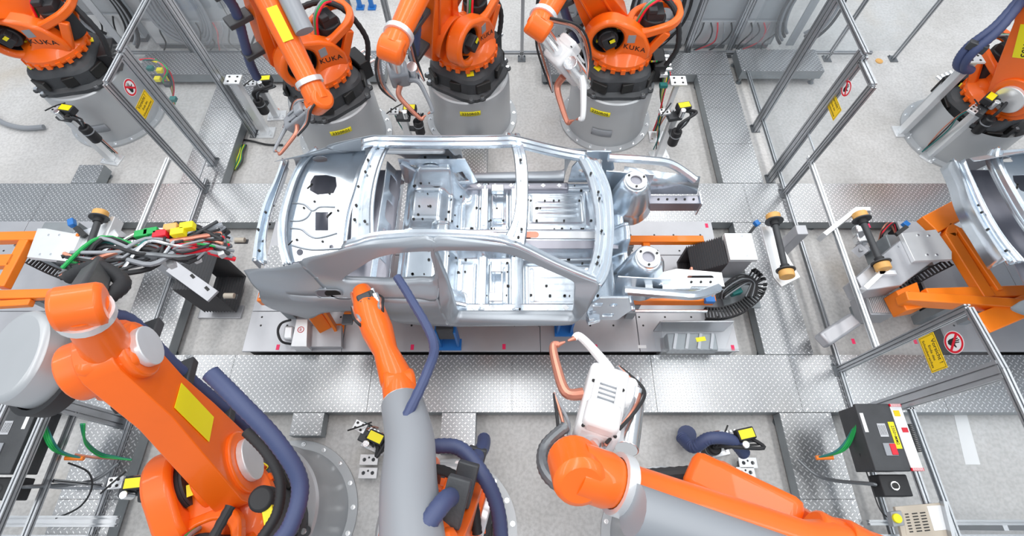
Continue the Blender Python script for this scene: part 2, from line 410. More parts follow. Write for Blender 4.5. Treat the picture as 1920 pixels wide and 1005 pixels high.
def signs(t, x, yc, zc, sgn, k=1.0, zy=None, yy=None):
    """round no-hands sign and yellow notice on the clear panel in the plane x; sgn=+1 read looking towards +x"""
    ux = V((0, -sgn, 0)); uy = V((0, 0, 1)); off = V((-sgn * .006, 0, 0))
    fn = flat(V((x, yc, zc)) + off, ux, uy)
    r = .085 * k
    m = MB(); m.plate(circ(0, 0, r * 1.06, 40), th=.0015, fn=fn); s1 = m.build('prohibition_sign', 'white', t, sharp=20)
    m = MB(); m.plate(circ(0, 0, r, 40), [circ(0, 0, r * .80, 40)], th=.0025, fn=fn); m.build('red_ring', 'red', s1)
    hand = [(-.30, -.55), (-.05, -.62), (.20, -.40), (.30, -.12), (.52, .02), (.48, .12), (.22, .05), (.12, .12), (.20, .55), (.11, .58), (.02, .17), (-.02, .16), (.02, .66), (-.08, .67), (-.11, .16), (-.15, .15), (-.18, .60), (-.27, .58), (-.24, .12), (-.28, .10), (-.36, .42), (-.44, .39), (-.38, -.05), (-.40, -.30)]
    m = MB(); m.plate([(a * r, b * r) for a, b in hand], th=.0025, fn=fn); m.build('hand_symbol', 'ink', s1)
    d = .707; w = r * .085; L = r * .82
    m = MB(); m.plate([(-L * d - w, L * d - w), (-L * d + w, L * d + w), (L * d + w, -L * d + w), (L * d - w, -L * d - w)], th=.0035, fn=fn); m.build('red_bar', 'red', s1)
    f2 = flat(V((x, yy if yy is not None else yc, zy)) + off, ux, uy)
    w, h = .30 * k, .17 * k
    m = MB(); m.plate(rect(-w / 2, w / 2, -h / 2, h / 2), th=.0015, fn=f2); s2 = m.build('warning_notice', 'sign_yellow', t)
    m = MB(); m.plate(rect(-w * .47, w * .47, -h * .45, h * .45), [rect(-w * .46, w * .46, -h * .43, h * .43)], th=.0022, fn=f2); m.build('notice_border', 'ink', s2)
    for s_, dy, sz in (('Vorsicht !', .047, .052), ('Ende des', -.005, .036), ('Schutzbereiches', -.048, .036)):
        text(s_, sz * k, lambda a, b, hh, dy=dy: f2(a, b + dy * k, .0024), s2)
XR, XL = 3.5, -3.98
def postY(u, v, x):   # floor pixel -> Y on the fence plane
    return P(u, v, 0).y
# right fence, upper section
yA, yB, yC = P(1395, 242, 0).y, P(1430, 336, 0).y, P(1450, 380, 0).y
hB, hC = vz(yB, 100), vz(yC, 160)
zr = .228
t = fence('safety_fence', 'clear panelled safety fence with warning signs at upper right, aluminium frame', [(XR, yA, 2.6, .06, .13), (XR, yB, hB, .06, .13), (XR, yC, hC, .05, .07)],
    [((XR, 6.46, hB + .02), (XR, yB - .04, hB + .02), .045, .045), ((XR, yB - .05, hC), (XR, yC, hC), .06, .045), ((XR, 6.46, zr), (XR, yC, zr), .04, .04), ((XR, yB, .95), (XR, yC, .95), .02, .02)],
    [((XR, yB - .06, .2), (XR, yC + .03, .2), (XR, yC + .03, hC - .02), (XR, yB - .06, hC - .02)), ((XR, yA - .03, .16), (XR, yB + .06, .16), (XR, yB + .06, hB - .02), (XR, yA - .03, hB - .02)), ((XR, 6.44, .16), (XR, yA + .03, .16), (XR, yA + .03, hB), (XR, 6.44, hB))])
p1 = PX(1588, 166, XR); p2 = PX(1564, 199, XR)
signs(t, XR, p1.y, p1.z, 1, .92, p2.z, p2.y)
yD, yE = P(1546, 703, 0).y, P(1550, 788, 0).y
hD, hE = vz(yD, 578), vz(yE, 692)
# portal beams over the conveyor
q0 = PX(1515, 296, XR); q1 = PX(1646, 652, XR)
fence('portal_beam', 'long bright aluminium beam crossing high over the conveyor, right portal', [], [((XR, q0.y, (q0.z + q1.z) / 2), (XR, q1.y, (q0.z + q1.z) / 2), .045, .045), ], [], 'beam', loc=(XR, q0.y, 0))
fence('floor_rail', 'low aluminium floor rail across the conveyor gap between the right fence sections', [], [((XR, yC - .03, zr), (XR, yD + .03, zr), .04, .05)], [], 'rail', loc=(XR, 2, 0))
t = fence('safety_fence', 'safety fence with warning signs at lower right, bearing the black laser cabinet', [(XR, yD, hD, .05, .07), (XR, yE, hE, .06, .13), (XR, -.35, hE, .05, .09)],
    [((XR, yD, hD), (XR, yE, hE), .045, .045), ((XR, yE, hE), (XR, -1.2, hE), .045, .045), ((XR, yD, zr), (XR, -1.2, zr), .04, .04), ((XR, yE, .78), (XR, -.3, .78), .045, .045), ((XR + .25, yE, .66), (XR + .25, -.3, .66), .045, .045), ((XR - .02, yE, .66), (XR + .27, yE, .66), .045, .045)],
    [((XR, yD - .03, .2), (XR, yE + .06, .2), (XR, yE + .06, hE - .03), (XR, yD - .03, hD - .03)), ((XR + .12, yE - .06, .16), (XR + .12, -.3, .16), (XR + .12, -.3, hE), (XR + .12, yE - .06, hE))])
p1 = PX(1790, 642, XR); p2 = PX(1750, 661, XR)
signs(t, XR, p1.y, p1.z, 1, 1.0, p2.z, p2.y)
print('fence heights', hB, hC, hD, hE, yA, yB, yC, yD, yE)
# left fence
yA2, yB2, yC2 = P(473, 252, 0).y, P(420, 322, 0).y, P(386, 372, 0).y
hB2, hC2 = vz(yB2, 95), vz(yC2, 155)
t = fence('safety_fence', 'clear panelled safety fence with warning signs at upper left, in front of a robot', [(XL + .3, yA2, 2.6, .06, .13), (XL, yB2, hB2, .06, .13), (XL, yC2, hC2, .05, .07)],
    [((XL, 6.46, hB2 + .02), (XL, yB2 - .04, hB2 + .02), .045, .045), ((XL, yB2 - .05, hC2), (XL, yC2, hC2), .045, .045), ((XL, 4.0, zr), (XL, yC2, zr), .04, .04), ((XL, yB2, .35), (XL, yC2, .35), .02, .02)],
    [((XL, yB2 - .06, .2), (XL, yC2 + .03, .2), (XL, yC2 + .03, hC2 - .02), (XL, yB2 - .06, hC2 - .02)), ((XL, 6.44, .16), (XL, yB2 + .03, .16), (XL, yB2 + .03, hB2), (XL, 6.44, hB2))])
p1 = PX(243, 164, XL); p2 = PX(270, 197, XL)
signs(t, XL, p1.y, p1.z, -1, .98, p2.z, p2.y)
q0 = PX(311, 292, XL); q1 = PX(183, 648, XL)
fence('portal_beam', 'long bright aluminium beam crossing high over the conveyor, left portal', [], [((XL, q0.y, (q0.z + q1.z) / 2), (XL, q1.y, (q0.z + q1.z) / 2), .045, .045)], [], 'beam', loc=(XL, q0.y, 0))
fence('floor_rail', 'low aluminium floor rail across the conveyor gap between the left fence sections', [], [((XL, yC2 - .03, zr), (XL, 1.5, zr), .04, .05)], [], 'rail', loc=(XL, 2, 0))
yD2, yE2 = 1.5, P(308, 797, 0).y
hD2 = 1.45
t = fence('safety_fence', 'safety fence with warning signs at lower left, behind the big grey tool', [(XL, yD2, hD2, .045, .045), (XL, yE2, hD2, .06, .13)],
    [((XL, yD2, hD2), (XL, yE2, hD2), .045, .045), ((XL, yE2, hD2), (XL, -1.2, hD2), .045, .045), ((XL + .1, yD2, .228), (XL + .1, -1.2, .228), .04, .04), ((XL, yE2, .80), (XL, -.3, .80), .045, .045), ((XL, yE2, 1.08), (XL, -.3, 1.08), .045, .07), ((XL + .05, yE2 - .6, .25), (XL + .05, yE2 - .6, .8), .03, .03)],
    [((XL, yD2 - .03, .2), (XL, yE2 + .06, .2), (XL, yE2 + .06, hD2 - .03), (XL, yD2 - .03, hD2 - .03))])
p1 = PX(22, 641, XL)
signs(t, XL, p1.y, p1.z, -1, 1.0, p1.z - .02, p1.y - .28)
# low front fences at the frame's lower corners, and the back fence
fence('cross_rail', 'double aluminium rail at the bottom left corner, above the chequer plates', [], [((-6.5, .03, .40), (-3.55, .03, .40), .09, .045), ((-6.5, -.10, .40), (-3.75, -.10, .40), .045, .045)], [], 'rail', loc=(-5, 0, 0))
fence('cross_rail', 'double aluminium rail at the bottom right corner, behind the notice board', [], [((3.3, 0.02, .25), (6.5, 0.02, .25), .045, .045), ((3.3, -.12, .25), (6.5, -.12, .25), .09, .045)], [], 'rail', loc=(5, 0, 0))
YB = 6.52
bx = [P(u, 100, 0).x for u in (375, 478, 745, 978, 1280, 1362, 1545, 1668)]
fence('back_fence', 'back safety fence of clear panels with slotted aluminium posts, in front of the cabinets', [(x, YB + (.1 if i % 3 == 2 else 0), 2.35, .09 if i in (2, 4, 5) else .05, .045) for i, x in enumerate(bx)],
    [((-6.2, YB, .12), (5.6, YB, .12), .045, .045), ((bx[0], YB, 2.3), (bx[3], YB, 2.3), .045, .045), ((bx[4], YB, 2.3), (bx[7], YB, 2.3), .045, .045)],
    [((bx[i] + .03, YB, .16), (bx[i + 1] - .03, YB, .16), (bx[i + 1] - .03, YB, 2.27), (bx[i] + .03, YB, 2.27)) for i in (0, 4, 5, 6)])
# ------------------------------------------------------------ electrical cabinets behind the back fence
def cabinet(label, u0, u1, hgt=2.1, depth=.5, window=True, y=6.75, cables=5):
    x0, x1 = P(u0, 90, 0).x, P(u1, 90, 0).x
    t = thing('electrical_cabinet', label, 'cabinet', ((x0 + x1) / 2, y, 0))
    MB().bb(x0, x1, y, y + depth, .08, hgt).build('housing', 'cabinet', t, bevel=.012)
    MB().bb(x0 + .03, x1 - .03, y + .02, y + depth - .02, 0, .08).build('plinth', 'alu_dark', t)
    d = MB(); w = x1 - x0
    fn = lambda a, b, h: V((x0 + a, y - h, b))
    d.plate(rect(.03, w - .03, .55, hgt - .04), [rrect(w * .25, w * .75, .95, hgt - .55, .02)] if window else [], th=.018, fn=fn)
    dr = d.build('door', 'cabinet', t, bevel=.003)
    if window:
        MB().bb(x0 + w * .25 - .01, x0 + w * .75 + .01, y - .008, y - .004, .94, hgt - .54).build('window_pane', 'grey_plastic', dr)
        MB().bb(x0 + w * .32, x0 + w * .62, y - .05, y - .008, hgt - .62, hgt - .57).build('grille', 'alu_dark', dr)
    MB().box((x0 + w * .9, y - .03, 1.25), (.025, .03, .16)).build('door_handle', 'alu_dark', dr)
    MB().bb(x0 + .04, x1 - .04, y - .012, y, .12, .5).build('connector_panel', 'white_metal', t)
    cols = ['black', 'rubber', 'red', 'grey_plastic', 'rubber', 'black']
    for k in range(cables):
        cx = x0 + w * (k + 1) / (cables + 1)
        MB().tube([(cx, y - .01, .48), (cx + random.uniform(-.05, .05), y - .09, .38), (cx + random.uniform(-.12, .05), y - .10, .2), (cx - .12 + random.uniform(-.1, .1), y - .06, .03)], .011, 8).build('cable', cols[k % 6], t)
    return t
cabinet('grey cabinet with a long window behind the back fence, left of the two right ones', 1288, 1360)
cabinet('grey cabinet with a long window behind the back fence, right of the two right ones', 1372, 1440)
cabinet('tall plain grey cabinet behind robot 2350R05', 1195, 1280, window=False, cables=2)
cabinet('tall plain grey cabinet with a cable loop, left of robot 2350R05', 1010, 1120, window=False, y=6.9, cables=2)
cabinet('grey cabinet behind the upper left robot, leftmost of the left cabinets', 190, 275, window=False, y=6.9, cables=2)
cabinet('grey cabinet behind the left fence, second from the left', 300, 372, window=False, cables=1)
cabinet('grey cabinet with a window and white cables, left of robot 2350R01', 385, 475)
def loop_bundle(label, c, r1, r2, n=4, tilt=0, m='rubber'):
    t = thing('cable_loop', label, 'cable', (c[0], c[1], 0))
    for k in range(n):
        pts = []
        for i in range(15):
            a = -.35 * PI + 1.7 * PI * i / 14
            pts.append((c[0] + (r1 - k * .045) * math.cos(a) + tilt * math.sin(a) * r2, c[1] + k * .02 + .02 * math.sin(3 * a), c[2] + (r2 - k * .05) * math.sin(a)))
        MB().tube(pts, .022, 8, sm=3).build('cable', m if k % 2 == 0 else 'grey_plastic', t)
    MB().box((c[0], c[1] + .05, c[2]), (.12, .02, 2 * r2)).build('hanger_bracket', 'cabinet', t)
    return t
loop_bundle('thick black cable loop hanging on the cabinet right of the back posts', (4.35, 6.63, .75), .42, .62)
loop_bundle('thick grey cable loop hanging behind robot 2350R05', (2.15, 6.63, .8), .42, .62)
loop_bundle('black cable loop hanging left of robot 2350R05', (.72, 6.63, .8), .36, .6)
loop_bundle('thick dark cable loop hanging behind the upper left robot', (-6.1, 6.63, .75), .5, .7, 5)
loop_bundle('grey cable loop hanging behind the left safety fence', (-4.9, 6.63, .75), .42, .62, 4, m='grey_plastic')
# things standing on the floor behind the fence at the top
for i, u in enumerate((623, 652)):
    p = P(u, 12, 0); t = thing('gas_bottle', 'dark upright bottle at the top edge, %s of two beside the blue stands' % ('left' if i == 0 else 'right'), 'bottle', p)
    MB().lathe([(0, 0), (.06, 0), (.065, .02), (.065, .35), (.05, .42), (.02, .45), (.02, .5), (0, .5)], p, n=20).build('body', 'alu_dark', t)
    MB().lathe([(0, .49), (.028, .49), (.03, .55), (0, .55)], p, n=16).build('valve', 'black', t)
for i, u in enumerate((676, 698)):
    p = P(u, 15, 0); t = thing('trestle_leg', 'bright blue painted stand leg at the top edge, %s one' % ('left' if i == 0 else 'right'), 'stand', p)
    MB().beam(p, p + V((0, .1, 1.2)), .07, .05).build('leg', 'blue', t); MB().box(p + V((0, 0, .01)), (.13, .13, .02)).build('foot_plate', 'blue', t)
p = P(1648, 115, 0)
t = thing('floor_marker', 'small yellow round marker on the concrete at upper right', 'marker', p); MB().cyl(p, p + V((0, 0, .012)), .055, n=20).build('disc', 'tan', t)
#==CAR==
YC = 2.49
WP = [(.95, .80), (1.06, .85), (1.15, .873), (1.35, .88), (1.5, .865), (1.60, .82), (1.63, .795), (1.70, .71), (1.75, .685), (1.95, .61), (2.07, .565), (2.12, .50), (2.2, .40)]
def wz(z):
    if z <= WP[0][0]: return WP[0][1]
    for (a, b), (c, d) in zip(WP, WP[1:]):
        if z <= c: return b + (d - b) * (z - a) / (c - a)
    return WP[-1][1]
def wxz(x, z):
    w = wz(z)
    if x < -1.1: w -= .15 * ((-1.1 - x) / 1.2) ** 2
    if x > .9: w -= .05 * ((x - .9) / .4) ** 2
    return w
def side(u, v):            # point of the near flank seen at a pixel -> (x, z)
    d = ray(u, v); z = 2.14
    while z > .9:
        s = (z - CH) / d.z; x, y = d.x * s, d.y * s
        if y >= YC - wxz(x, z): return (x, z)
        z -= .004
    return (x, z)
def cr(pts, k, closed=False):
    n = len(pts); out = []
    for i in range(n if closed else n - 1):
        g = (lambda j: pts[j % n]) if closed else (lambda j: pts[min(max(j, 0), n - 1)])
        a, b, c, d = g(i - 1), g(i), g(i + 1), g(i + 2)
        for j in range(k):
            t = j / k
            out.append(tuple(.5 * (2 * b[q] + (c[q] - a[q]) * t + (2 * a[q] - 5 * b[q] + 4 * c[q] - d[q]) * t * t + (3 * b[q] - a[q] - 3 * c[q] + d[q]) * t ** 3) for q in range(len(b))))
    if not closed: out.append(tuple(pts[-1]))
    return out
def flank(x, z, s, inset=0): return V((x, YC + s * (wxz(x, z) - inset), z))
def strip(inner, outer, closed, s, k=4, n=5, ret=.0, kink=None):
    A = cr([side(*p) for p in inner], k, closed); B = cr([side(*p) for p in outer], k, closed)
    rows = []
    for a, b in zip(A, B):
        row = []
        if ret: row.append(flank(a[0] - (b[0] - a[0]) * .0, a[1], s, ret)); 
        if ret: row.append(flank(a[0], a[1], s, .012))
        row += [flank(a[0] + (b[0] - a[0]) * (.03 + .97 * t / n) if ret else a[0] + (b[0] - a[0]) * t / n, a[1] + (b[1] - a[1]) * (.03 + .97 * t / n if ret else t / n), s) for t in range(n + 1)]
        if ret and a[1] < 1.62 and -.52 < a[0] < .52 and closed and len(inner) > 14:      # rounded sill tread under the door opening
            wg = 1 - sm(1.52, 1.62, a[1]); k0 = 2
            zi = 1.215; xi = a[0] * (CH - zi) / (CH - a[1]); pi = V((xi, YC + s * .755, zi)); po = flank(b[0], b[1], s); pc = V(((xi + b[0]) / 2, YC + s * .885, 1.225))
            for j in range(n + 1):
                t = j / n; q = pi * (1 - t) ** 2 + pc * (2 * t * (1 - t)) + po * t * t
                row[k0 + j] = row[k0 + j].lerp(q, wg)
            row[1] = row[1].lerp(pi - V((0, s * .004, .004)), wg); row[0] = row[0].lerp(pi - V((0, s * .01, .07)), wg)
        rows.append(row)
    return rows
DI = [(817, 471), (867, 470), (917, 471), (950, 475), (987, 488), (1033, 508), (1068, 524), (1077, 533), (1077, 553), (1074, 573), (1067, 582), (1047, 585), (960, 585), (883, 584), (867, 580), (853, 567), (837, 527), (822, 490)]
DO = [(812, 446), (867, 447), (910, 452), (957, 461), (985, 471), (1040, 499), (1090, 520), (1124, 534), (1112, 562), (1096, 588), (1080, 604), (1058, 610), (960, 611), (878, 612), (850, 612), (833, 600), (822, 540), (815, 480)]
QI = [(645, 523), (676, 501), (703, 485), (744, 475), (803, 471), (808, 479), (815, 524), (784, 528), (735, 530), (682, 528), (652, 527)]
QO = [(562, 492), (622, 472), (682, 455), (744, 447), (812, 446), (815, 480), (822, 557), (784, 560), (735, 559), (682, 558), (622, 556)]
RT = [(457, 507), (480, 503), (515, 502), (545, 496), (562, 492)]
RB = [(486, 545), (505, 548), (535, 551), (582, 554), (622, 556)]
LT = [(486, 545), (505, 548), (535, 551), (582, 555), (603, 556), (633, 557), (670, 558), (710, 559), (745, 560), (790, 560), (822, 557)]
LB = [(491, 566), (510, 579), (555, 592), (582, 597), (602, 588), (635, 584), (672, 583), (712, 588), (745, 604), (790, 609), (850, 612)]
def wave(x0, x1, y0, y1, fz, nx, ny):
    return [[V((x0 + (x1 - x0) * i / nx, y0 + (y1 - y0) * j / ny, fz(x0 + (x1 - x0) * i / nx, y0 + (y1 - y0) * j / ny))) for j in range(ny + 1)] for i in range(nx + 1)]
def band(root, name, left, right, zf, prof, m='zinc', k=4, solid=.004, label=None):
    """pressed metal band between two pixel edges at height zf(y), prof = [(t, dz)]"""
    A = cr(left, k); B = cr(right, k); rows = []
    for a, b in zip(A, B):
        row = []
        for t, dz in prof:
            u, v = a[0] + (b[0] - a[0]) * t, a[1] + (b[1] - a[1]) * t
            p = P(u, v, 1.8); z = zf(p.x, p.y) if callable(zf) else zf
            for _ in range(2): p = P(u, v, z); z = zf(p.x, p.y) if callable(zf) else zf
            p.z = z + dz; row.append(p)
        rows.append(row)
    mb = MB().grid(rows); return mb.build(name, m, root, solid=solid, sharp=28, label=label)
def sm(e0, e1, x): t = min(max((x - e0) / (e1 - e0), 0), 1); return t * t * (3 - 2 * t)
def bump(x, a, b, w=.02): return sm(a - w, a + w, x) * (1 - sm(b - w, b + w, x))
def body(root, full=True):
    for s, nm in ((-1, 'near'), (1, 'far')):
        mo = 'body_panel'
        m = MB().grid(strip(DI, DO, True, s, 4, 6, .07), True); m.build('door_frame', mo, root, solid=.004, sharp=50, label='%s side door aperture frame' % nm)
        m = MB().grid(strip(QI, QO, True, s, 4, 6, .05), True); m.grid(strip(RT, RB, False, s, 4, 6))
        m.grid(strip(LT, LB, False, s, 4, 6)); m.build('quarter_panel', mo, root, solid=.004, sharp=50, label='smooth grey %s side rear quarter panel' % nm, weld=True)
        # sill and inner reinforcement
        m = MB()
        def hump(x, y): return 0
        # inner rail under the roof edge
        rows = []
        for (x, z) in cr([side(*p) for p in [(640, 470), (682, 457), (744, 449), (812, 447), (910, 452), (957, 461), (985, 471), (1040, 499), (1090, 520), (1122, 533)]], 4):
            w = wxz(x, z)
            rows.append([V((x, YC + s * (w - .002), z)), V((x, YC + s * (w - .03), z + .012)), V((x, YC + s * (w - .055), z + .004)), V((x, YC + s * (w - .06), z - .012)), V((x, YC + s * (w - .095), z - .014)), V((x, YC + s * (w - .1), z - .05))])
        MB().grid(rows).build('roof_rail', 'zinc', root, solid=.003, sharp=25, label='bright %s roof side rail' % nm)
        # sill box
        m = MB(); xs0, xs1 = -.62, .60
        m.bb(xs0, xs1, YC + s * .70 - .05, YC + s * .70 + .05, 1.06, 1.16)
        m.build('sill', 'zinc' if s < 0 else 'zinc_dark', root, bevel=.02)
        for i in range(7):
            xx = xs0 + .1 + i * .17; zz = 1.161
            MB().box((xx, YC + s * .70, zz), (.04, .04, .003), rz=PI / 4).build('sill_plate', 'white', root)
    # floor pan
    def fz(x, y):
        d = y - YC; z = 1.09
        z += .17 * bump(abs(d), -1, .12, .035) * bump(x, -.75, 1.2, .05)                     # tunnel
        z += .02 * bump(abs(d), -1, .05, .008)
        z += .05 * bump(x, .0, .09, .012) * bump(abs(d), .13, .74, .02)                  # seat cross members
        z += .05 * bump(x, -.32, -.25, .012) * bump(abs(d), .13, .74, .02)
        z += .16 * (1 - sm(-.62, -.52, x))                                                     # rear seat step
        z += .10 * bump(x, -1.02, -.68, .05) * bump(abs(abs(d) - .33), -1, .20, .06)
        z += .13 * sm(.92, 1.1, x) * (1 - 0)
        z += .012 * bump(abs(d), .22, .66, .012) * bump(x, .14, .78, .012) - .012 * bump(abs(d), .27, .61, .012) * bump(x, .19, .73, .012)
        z += .012 * bump(abs(d), .2, .7, .01) * bump(x, -.22, -.04, .01) - .01 * bump(abs(d), .25, .65, .01) * bump(x, -.18, -.07, .01)
        z += .012 * bump(abs(d), .2, .7, .01) * bump(x, -.5, -.36, .01)
        z += .30 * bump(abs(d), .56, .9, .07) * bump(x, -1.0, -.52, .10)
        for k in range(4):
            z += .006 * bump(abs(d), .36 + k * .07, .39 + k * .07, .01) * bump(x, .25, .68, .02)
        z += .03 * bump(abs(d), .70, .76, .012)
        return z
    m = MB().grid(wave(-1.08, 1.12, YC - .77, YC + .77, fz, 150, 110)); m.build('floor_pan', 'zinc', root, solid=.003, sharp=60)
    MB().bb(.18, .98, YC - .035, YC + .045, 1.285, 1.30).build('tunnel_plate', 'white_metal', root, bevel=.003)
    MB().plate(rrect(.10, .26, YC - .028, YC + .038, .032), th=.004, fn=lambda x, y, h: V((x, y, 1.30 + h))).build('tunnel_slot', 'copper', root)
    MB().bb(.1, 1.02, YC - .14, YC - .05, 1.27, 1.285).build('tunnel_brace', 'zinc_dark', root, bevel=.003)
    for s in (-1, 1):
        for xx, w, zz in ((-.285, .07, 1.15), (.045, .1, 1.15), (.05, .035, 1.165)):
            m = MB(); m.box((xx, YC + s * .45, zz), (w, .58, .012)); m.box((xx, YC + s * .45, zz + .01), (w * .4, .5, .012)); m.build('seat_crossmember', 'zinc', root, bevel=.004)
        m = MB(); m.box((-.15, YC + s * .62, 1.2), (.13, .09, .06)); m.box((-.15, YC + s * .30, 1.2), (.10, .12, .05)); m.build('seat_bracket', 'zinc', root, bevel=.008)
    m = MB(); rr = random.Random(3)
    for i in range(150):
        x = rr.uniform(-1.0, 1.0); d = rr.choice((-1, 1)) * rr.choice((.16, .2, .3, .45, .55, .68, .72)); z = fz(x, YC + d)
        m.cyl((x, YC + d, z - .003), (x, YC + d, z + .012), rr.choice((.007, .010, .013)), n=8)
    m.build('weld_studs', 'ink', root, kind='stuff')
    for s in (-1, 1):
        MB().cyl((-.76, YC + s * .60, 1.38), (-.76, YC + s * .585, 1.402), .075, n=24).build('wheelhouse_opening', 'ink', root)
    # rear bulkhead under the rear header
    m = MB(); fn = lambda a, b, h: V((-1.12 - (b - 1.24) * .25 - h, YC + a, b))
    m.plate([(-.72, 1.24), (.72, 1.24), (.66, 1.60), (-.66, 1.60)], [rrect(-.58, -.36, 1.3, 1.52, .04), rrect(-.26, -.04, 1.3, 1.52, .04), rrect(.06, .28, 1.3, 1.52, .04), rrect(.38, .58, 1.3, 1.52, .04)], th=.012, fn=fn)
    m.build('rear_bulkhead', 'zinc', root, bevel=.003)
    # inner quarter panels with speaker holes
    for s in (-1, 1):
        fn = lambda a, b, h, s=s: V((a, YC + s * (.70 - (b - 1.2) * .12 - h), b))
        m = MB(); m.plate([(-1.12, 1.22), (-.46, 1.16), (-.36, 1.24), (-.45, 1.66), (-1.1, 1.66)] if s > 0 else [(-1.12, 1.22), (-.58, 1.2), (-.58, 1.6), (-1.1, 1.62)], [circ(-.80, 1.47, .085, 20), rrect(-.74, -.62, 1.28, 1.36, .02), [(-.56, 1.25), (-.44, 1.25), (-.50, 1.44), (-.56, 1.42)] if s > 0 else circ(-1.04, 1.3, .02, 8), rrect(-1.02, -.94, 1.5, 1.56, .01)], th=.012, fn=fn)
        m.build('inner_quarter_panel', 'zinc', root, bevel=.002)
        m = MB(); fn2 = lambda a, b, h, s=s: V((a, YC + s * (.70 - (b - 1.2) * .12 - .02 + h * 0) + s * 0 - s * h, b))
        m.plate(circ(-.80, 1.47, .12, 24), [circ(-.80, 1.47, .09, 24)], th=.012, fn=fn2); m.build('speaker_ring', 'zinc', root, bevel=.003)
        MB().tube([(-1.08, YC + s * .63, 1.62), (-.85, YC + s * .66, 1.36), (-.62, YC + s * .67, 1.26), (-.42, YC + s * .70, 1.22)], .022, 8).build('inner_brace', 'zinc', root)
        # hinge pillar inner
        fn = lambda a, b, h, s=s: V((a, YC + s * (.80 - h), b))
        m = MB(); m.plate([(.60, 1.10), (.98, 1.10), (1.06, 1.34), (.98, 1.60), (.74, 1.60), (.62, 1.36)], [circ(.72, 1.3, .03, 10), rrect(.82, .92, 1.18, 1.26, .01), circ(.88, 1.45, .035, 12), rrect(.7, .78, 1.42, 1.5, .01)], th=.02, fn=fn)
        m.build('hinge_pillar', 'zinc', root, bevel=.003)
    roofz = lambda x, y: 2.09 - .10 * ((y - YC) / .6) ** 2
    band(root, 'rear_header', [(712, 262), (690, 290), (672, 335), (660, 390), (657, 458)], [(742, 259), (722, 290), (707, 335), (700, 390), (702, 452)], roofz, [(0, -.03), (.04, 0), (.25, 0), (.32, -.02), (.45, -.02), (.52, 0), (.8, 0), (.86, -.015), (1, -.02)])
    band(root, 'centre_roof_bow', [(950, 251), (962, 285), (967, 330), (967, 380), (958, 420), (940, 452)], [(975, 252), (986, 290), (990, 330), (990, 380), (988, 430), (984, 466)], roofz, [(0, -.02), (.08, 0), (.36, 0), (.42, -.01), (.6, -.01), (.66, 0), (.92, 0), (1, -.02)])
    cz = lambda x, y: 1.70 + .05 * (1 - ((y - YC) / .7) ** 2)
    band(root, 'cowl_crossmember', [(1077, 282), (1098, 322), (1109, 359), (1116, 397), (1117, 445), (1109, 485), (1102, 505), (1092, 524)], [(1120, 298), (1137, 330), (1148, 364), (1152, 418), (1150, 464), (1145, 500), (1137, 522), (1128, 536)], cz,
         [(0, -.05), (.05, 0), (.22, 0), (.27, -.022), (.45, -.022), (.50, 0), (.56, .004), (.62, -.012), (.80, -.012), (.85, 0), (.97, 0), (1, -.04)])
    m = MB(); m.grid([[V((.93 - .012 * k, YC + d * .1, 1.10 + k * .10)) for d in range(-7, 8)] for k in range(6)]); m.build('firewall', 'zinc', root, solid=.004)
    dz = lambda x, y: 1.66 + .03 * (1 - ((y - YC) / .7) ** 2)
    band(root, 'rear_deck_seal_flange', [(590, 274), (563, 294), (542, 332), (526, 378), (518, 418), (519, 458), (528, 498)], [(600, 282), (578, 302), (560, 334), (545, 380), (538, 418), (539, 458), (550, 496)], dz, [(0, -.06), (.08, -.02), (.2, -.02), (.3, .015), (.5, .02), (.6, 0), (.75, 0), (.85, .012), (1, .0)])
    # parcel shelf with its cut-outs
    def pz(u, v, h): q = P(u, v, 1.615); q.z += h; return q
    m = MB(); m.plate([(582, 288), (600, 284), (700, 276), (690, 300), (668, 360), (655, 418), (652, 468), (600, 482), (548, 494), (537, 458), (537, 418), (545, 380), (562, 330)],
        [[(587, 297), (596, 294), (606, 294), (614, 297), (614, 303), (606, 305), (596, 305), (587, 302)], [(590, 330), (612, 329), (630, 333), (632, 350), (626, 363), (596, 366), (582, 358), (583, 341)], rect(592, 616, 399, 433)[::1], circ(622, 464, 4, 10), circ(563, 474, 6, 12)], th=.010, fn=pz)
    m.build('parcel_shelf', 'zinc', root, bevel=.002)
    m = MB(); m.bb(-2.05, -1.12, YC - .72, YC + .72, 1.38, 1.39); m.build('boot_floor', 'zinc_dark', root)
    for pts in ([(548, 381), (570, 383), (586, 395), (600, 388), (628, 388)], [(545, 414), (562, 414), (575, 408), (583, 397)], [(545, 428), (565, 430), (578, 440), (592, 446), (612, 443), (632, 437)], [(548, 460), (585, 468), (640, 466)]):
        MB().tube([P(u, v, 1.626) for u, v in pts], .011, 6).build('pressed_bead', 'body_panel', root)
    band(root, 'shelf_rear_rail', [(690, 285), (672, 312), (657, 360), (645, 400), (640, 440), (637, 466)], [(701, 285), (685, 312), (668, 360), (656, 400), (650, 440), (648, 466)], 1.68, [(0, -.05), (.1, 0), (.45, 0), (.55, -.03), (.9, -.03), (1, -.05)])
    band(root, 'rear_panel', [(531, 300), (518, 338), (500, 375), (489, 410), (481, 450), (475, 492)], [(545, 305), (530, 345), (517, 385), (508, 420), (503, 458), (506, 497)], 1.52, [(0, -.14), (.02, .03), (.25, .03), (.3, 0), (.5, -.03), (.62, -.03), (.66, .01), (.85, .01), (1, .06)])
    # studs in the pressed rails
    m = MB(); 
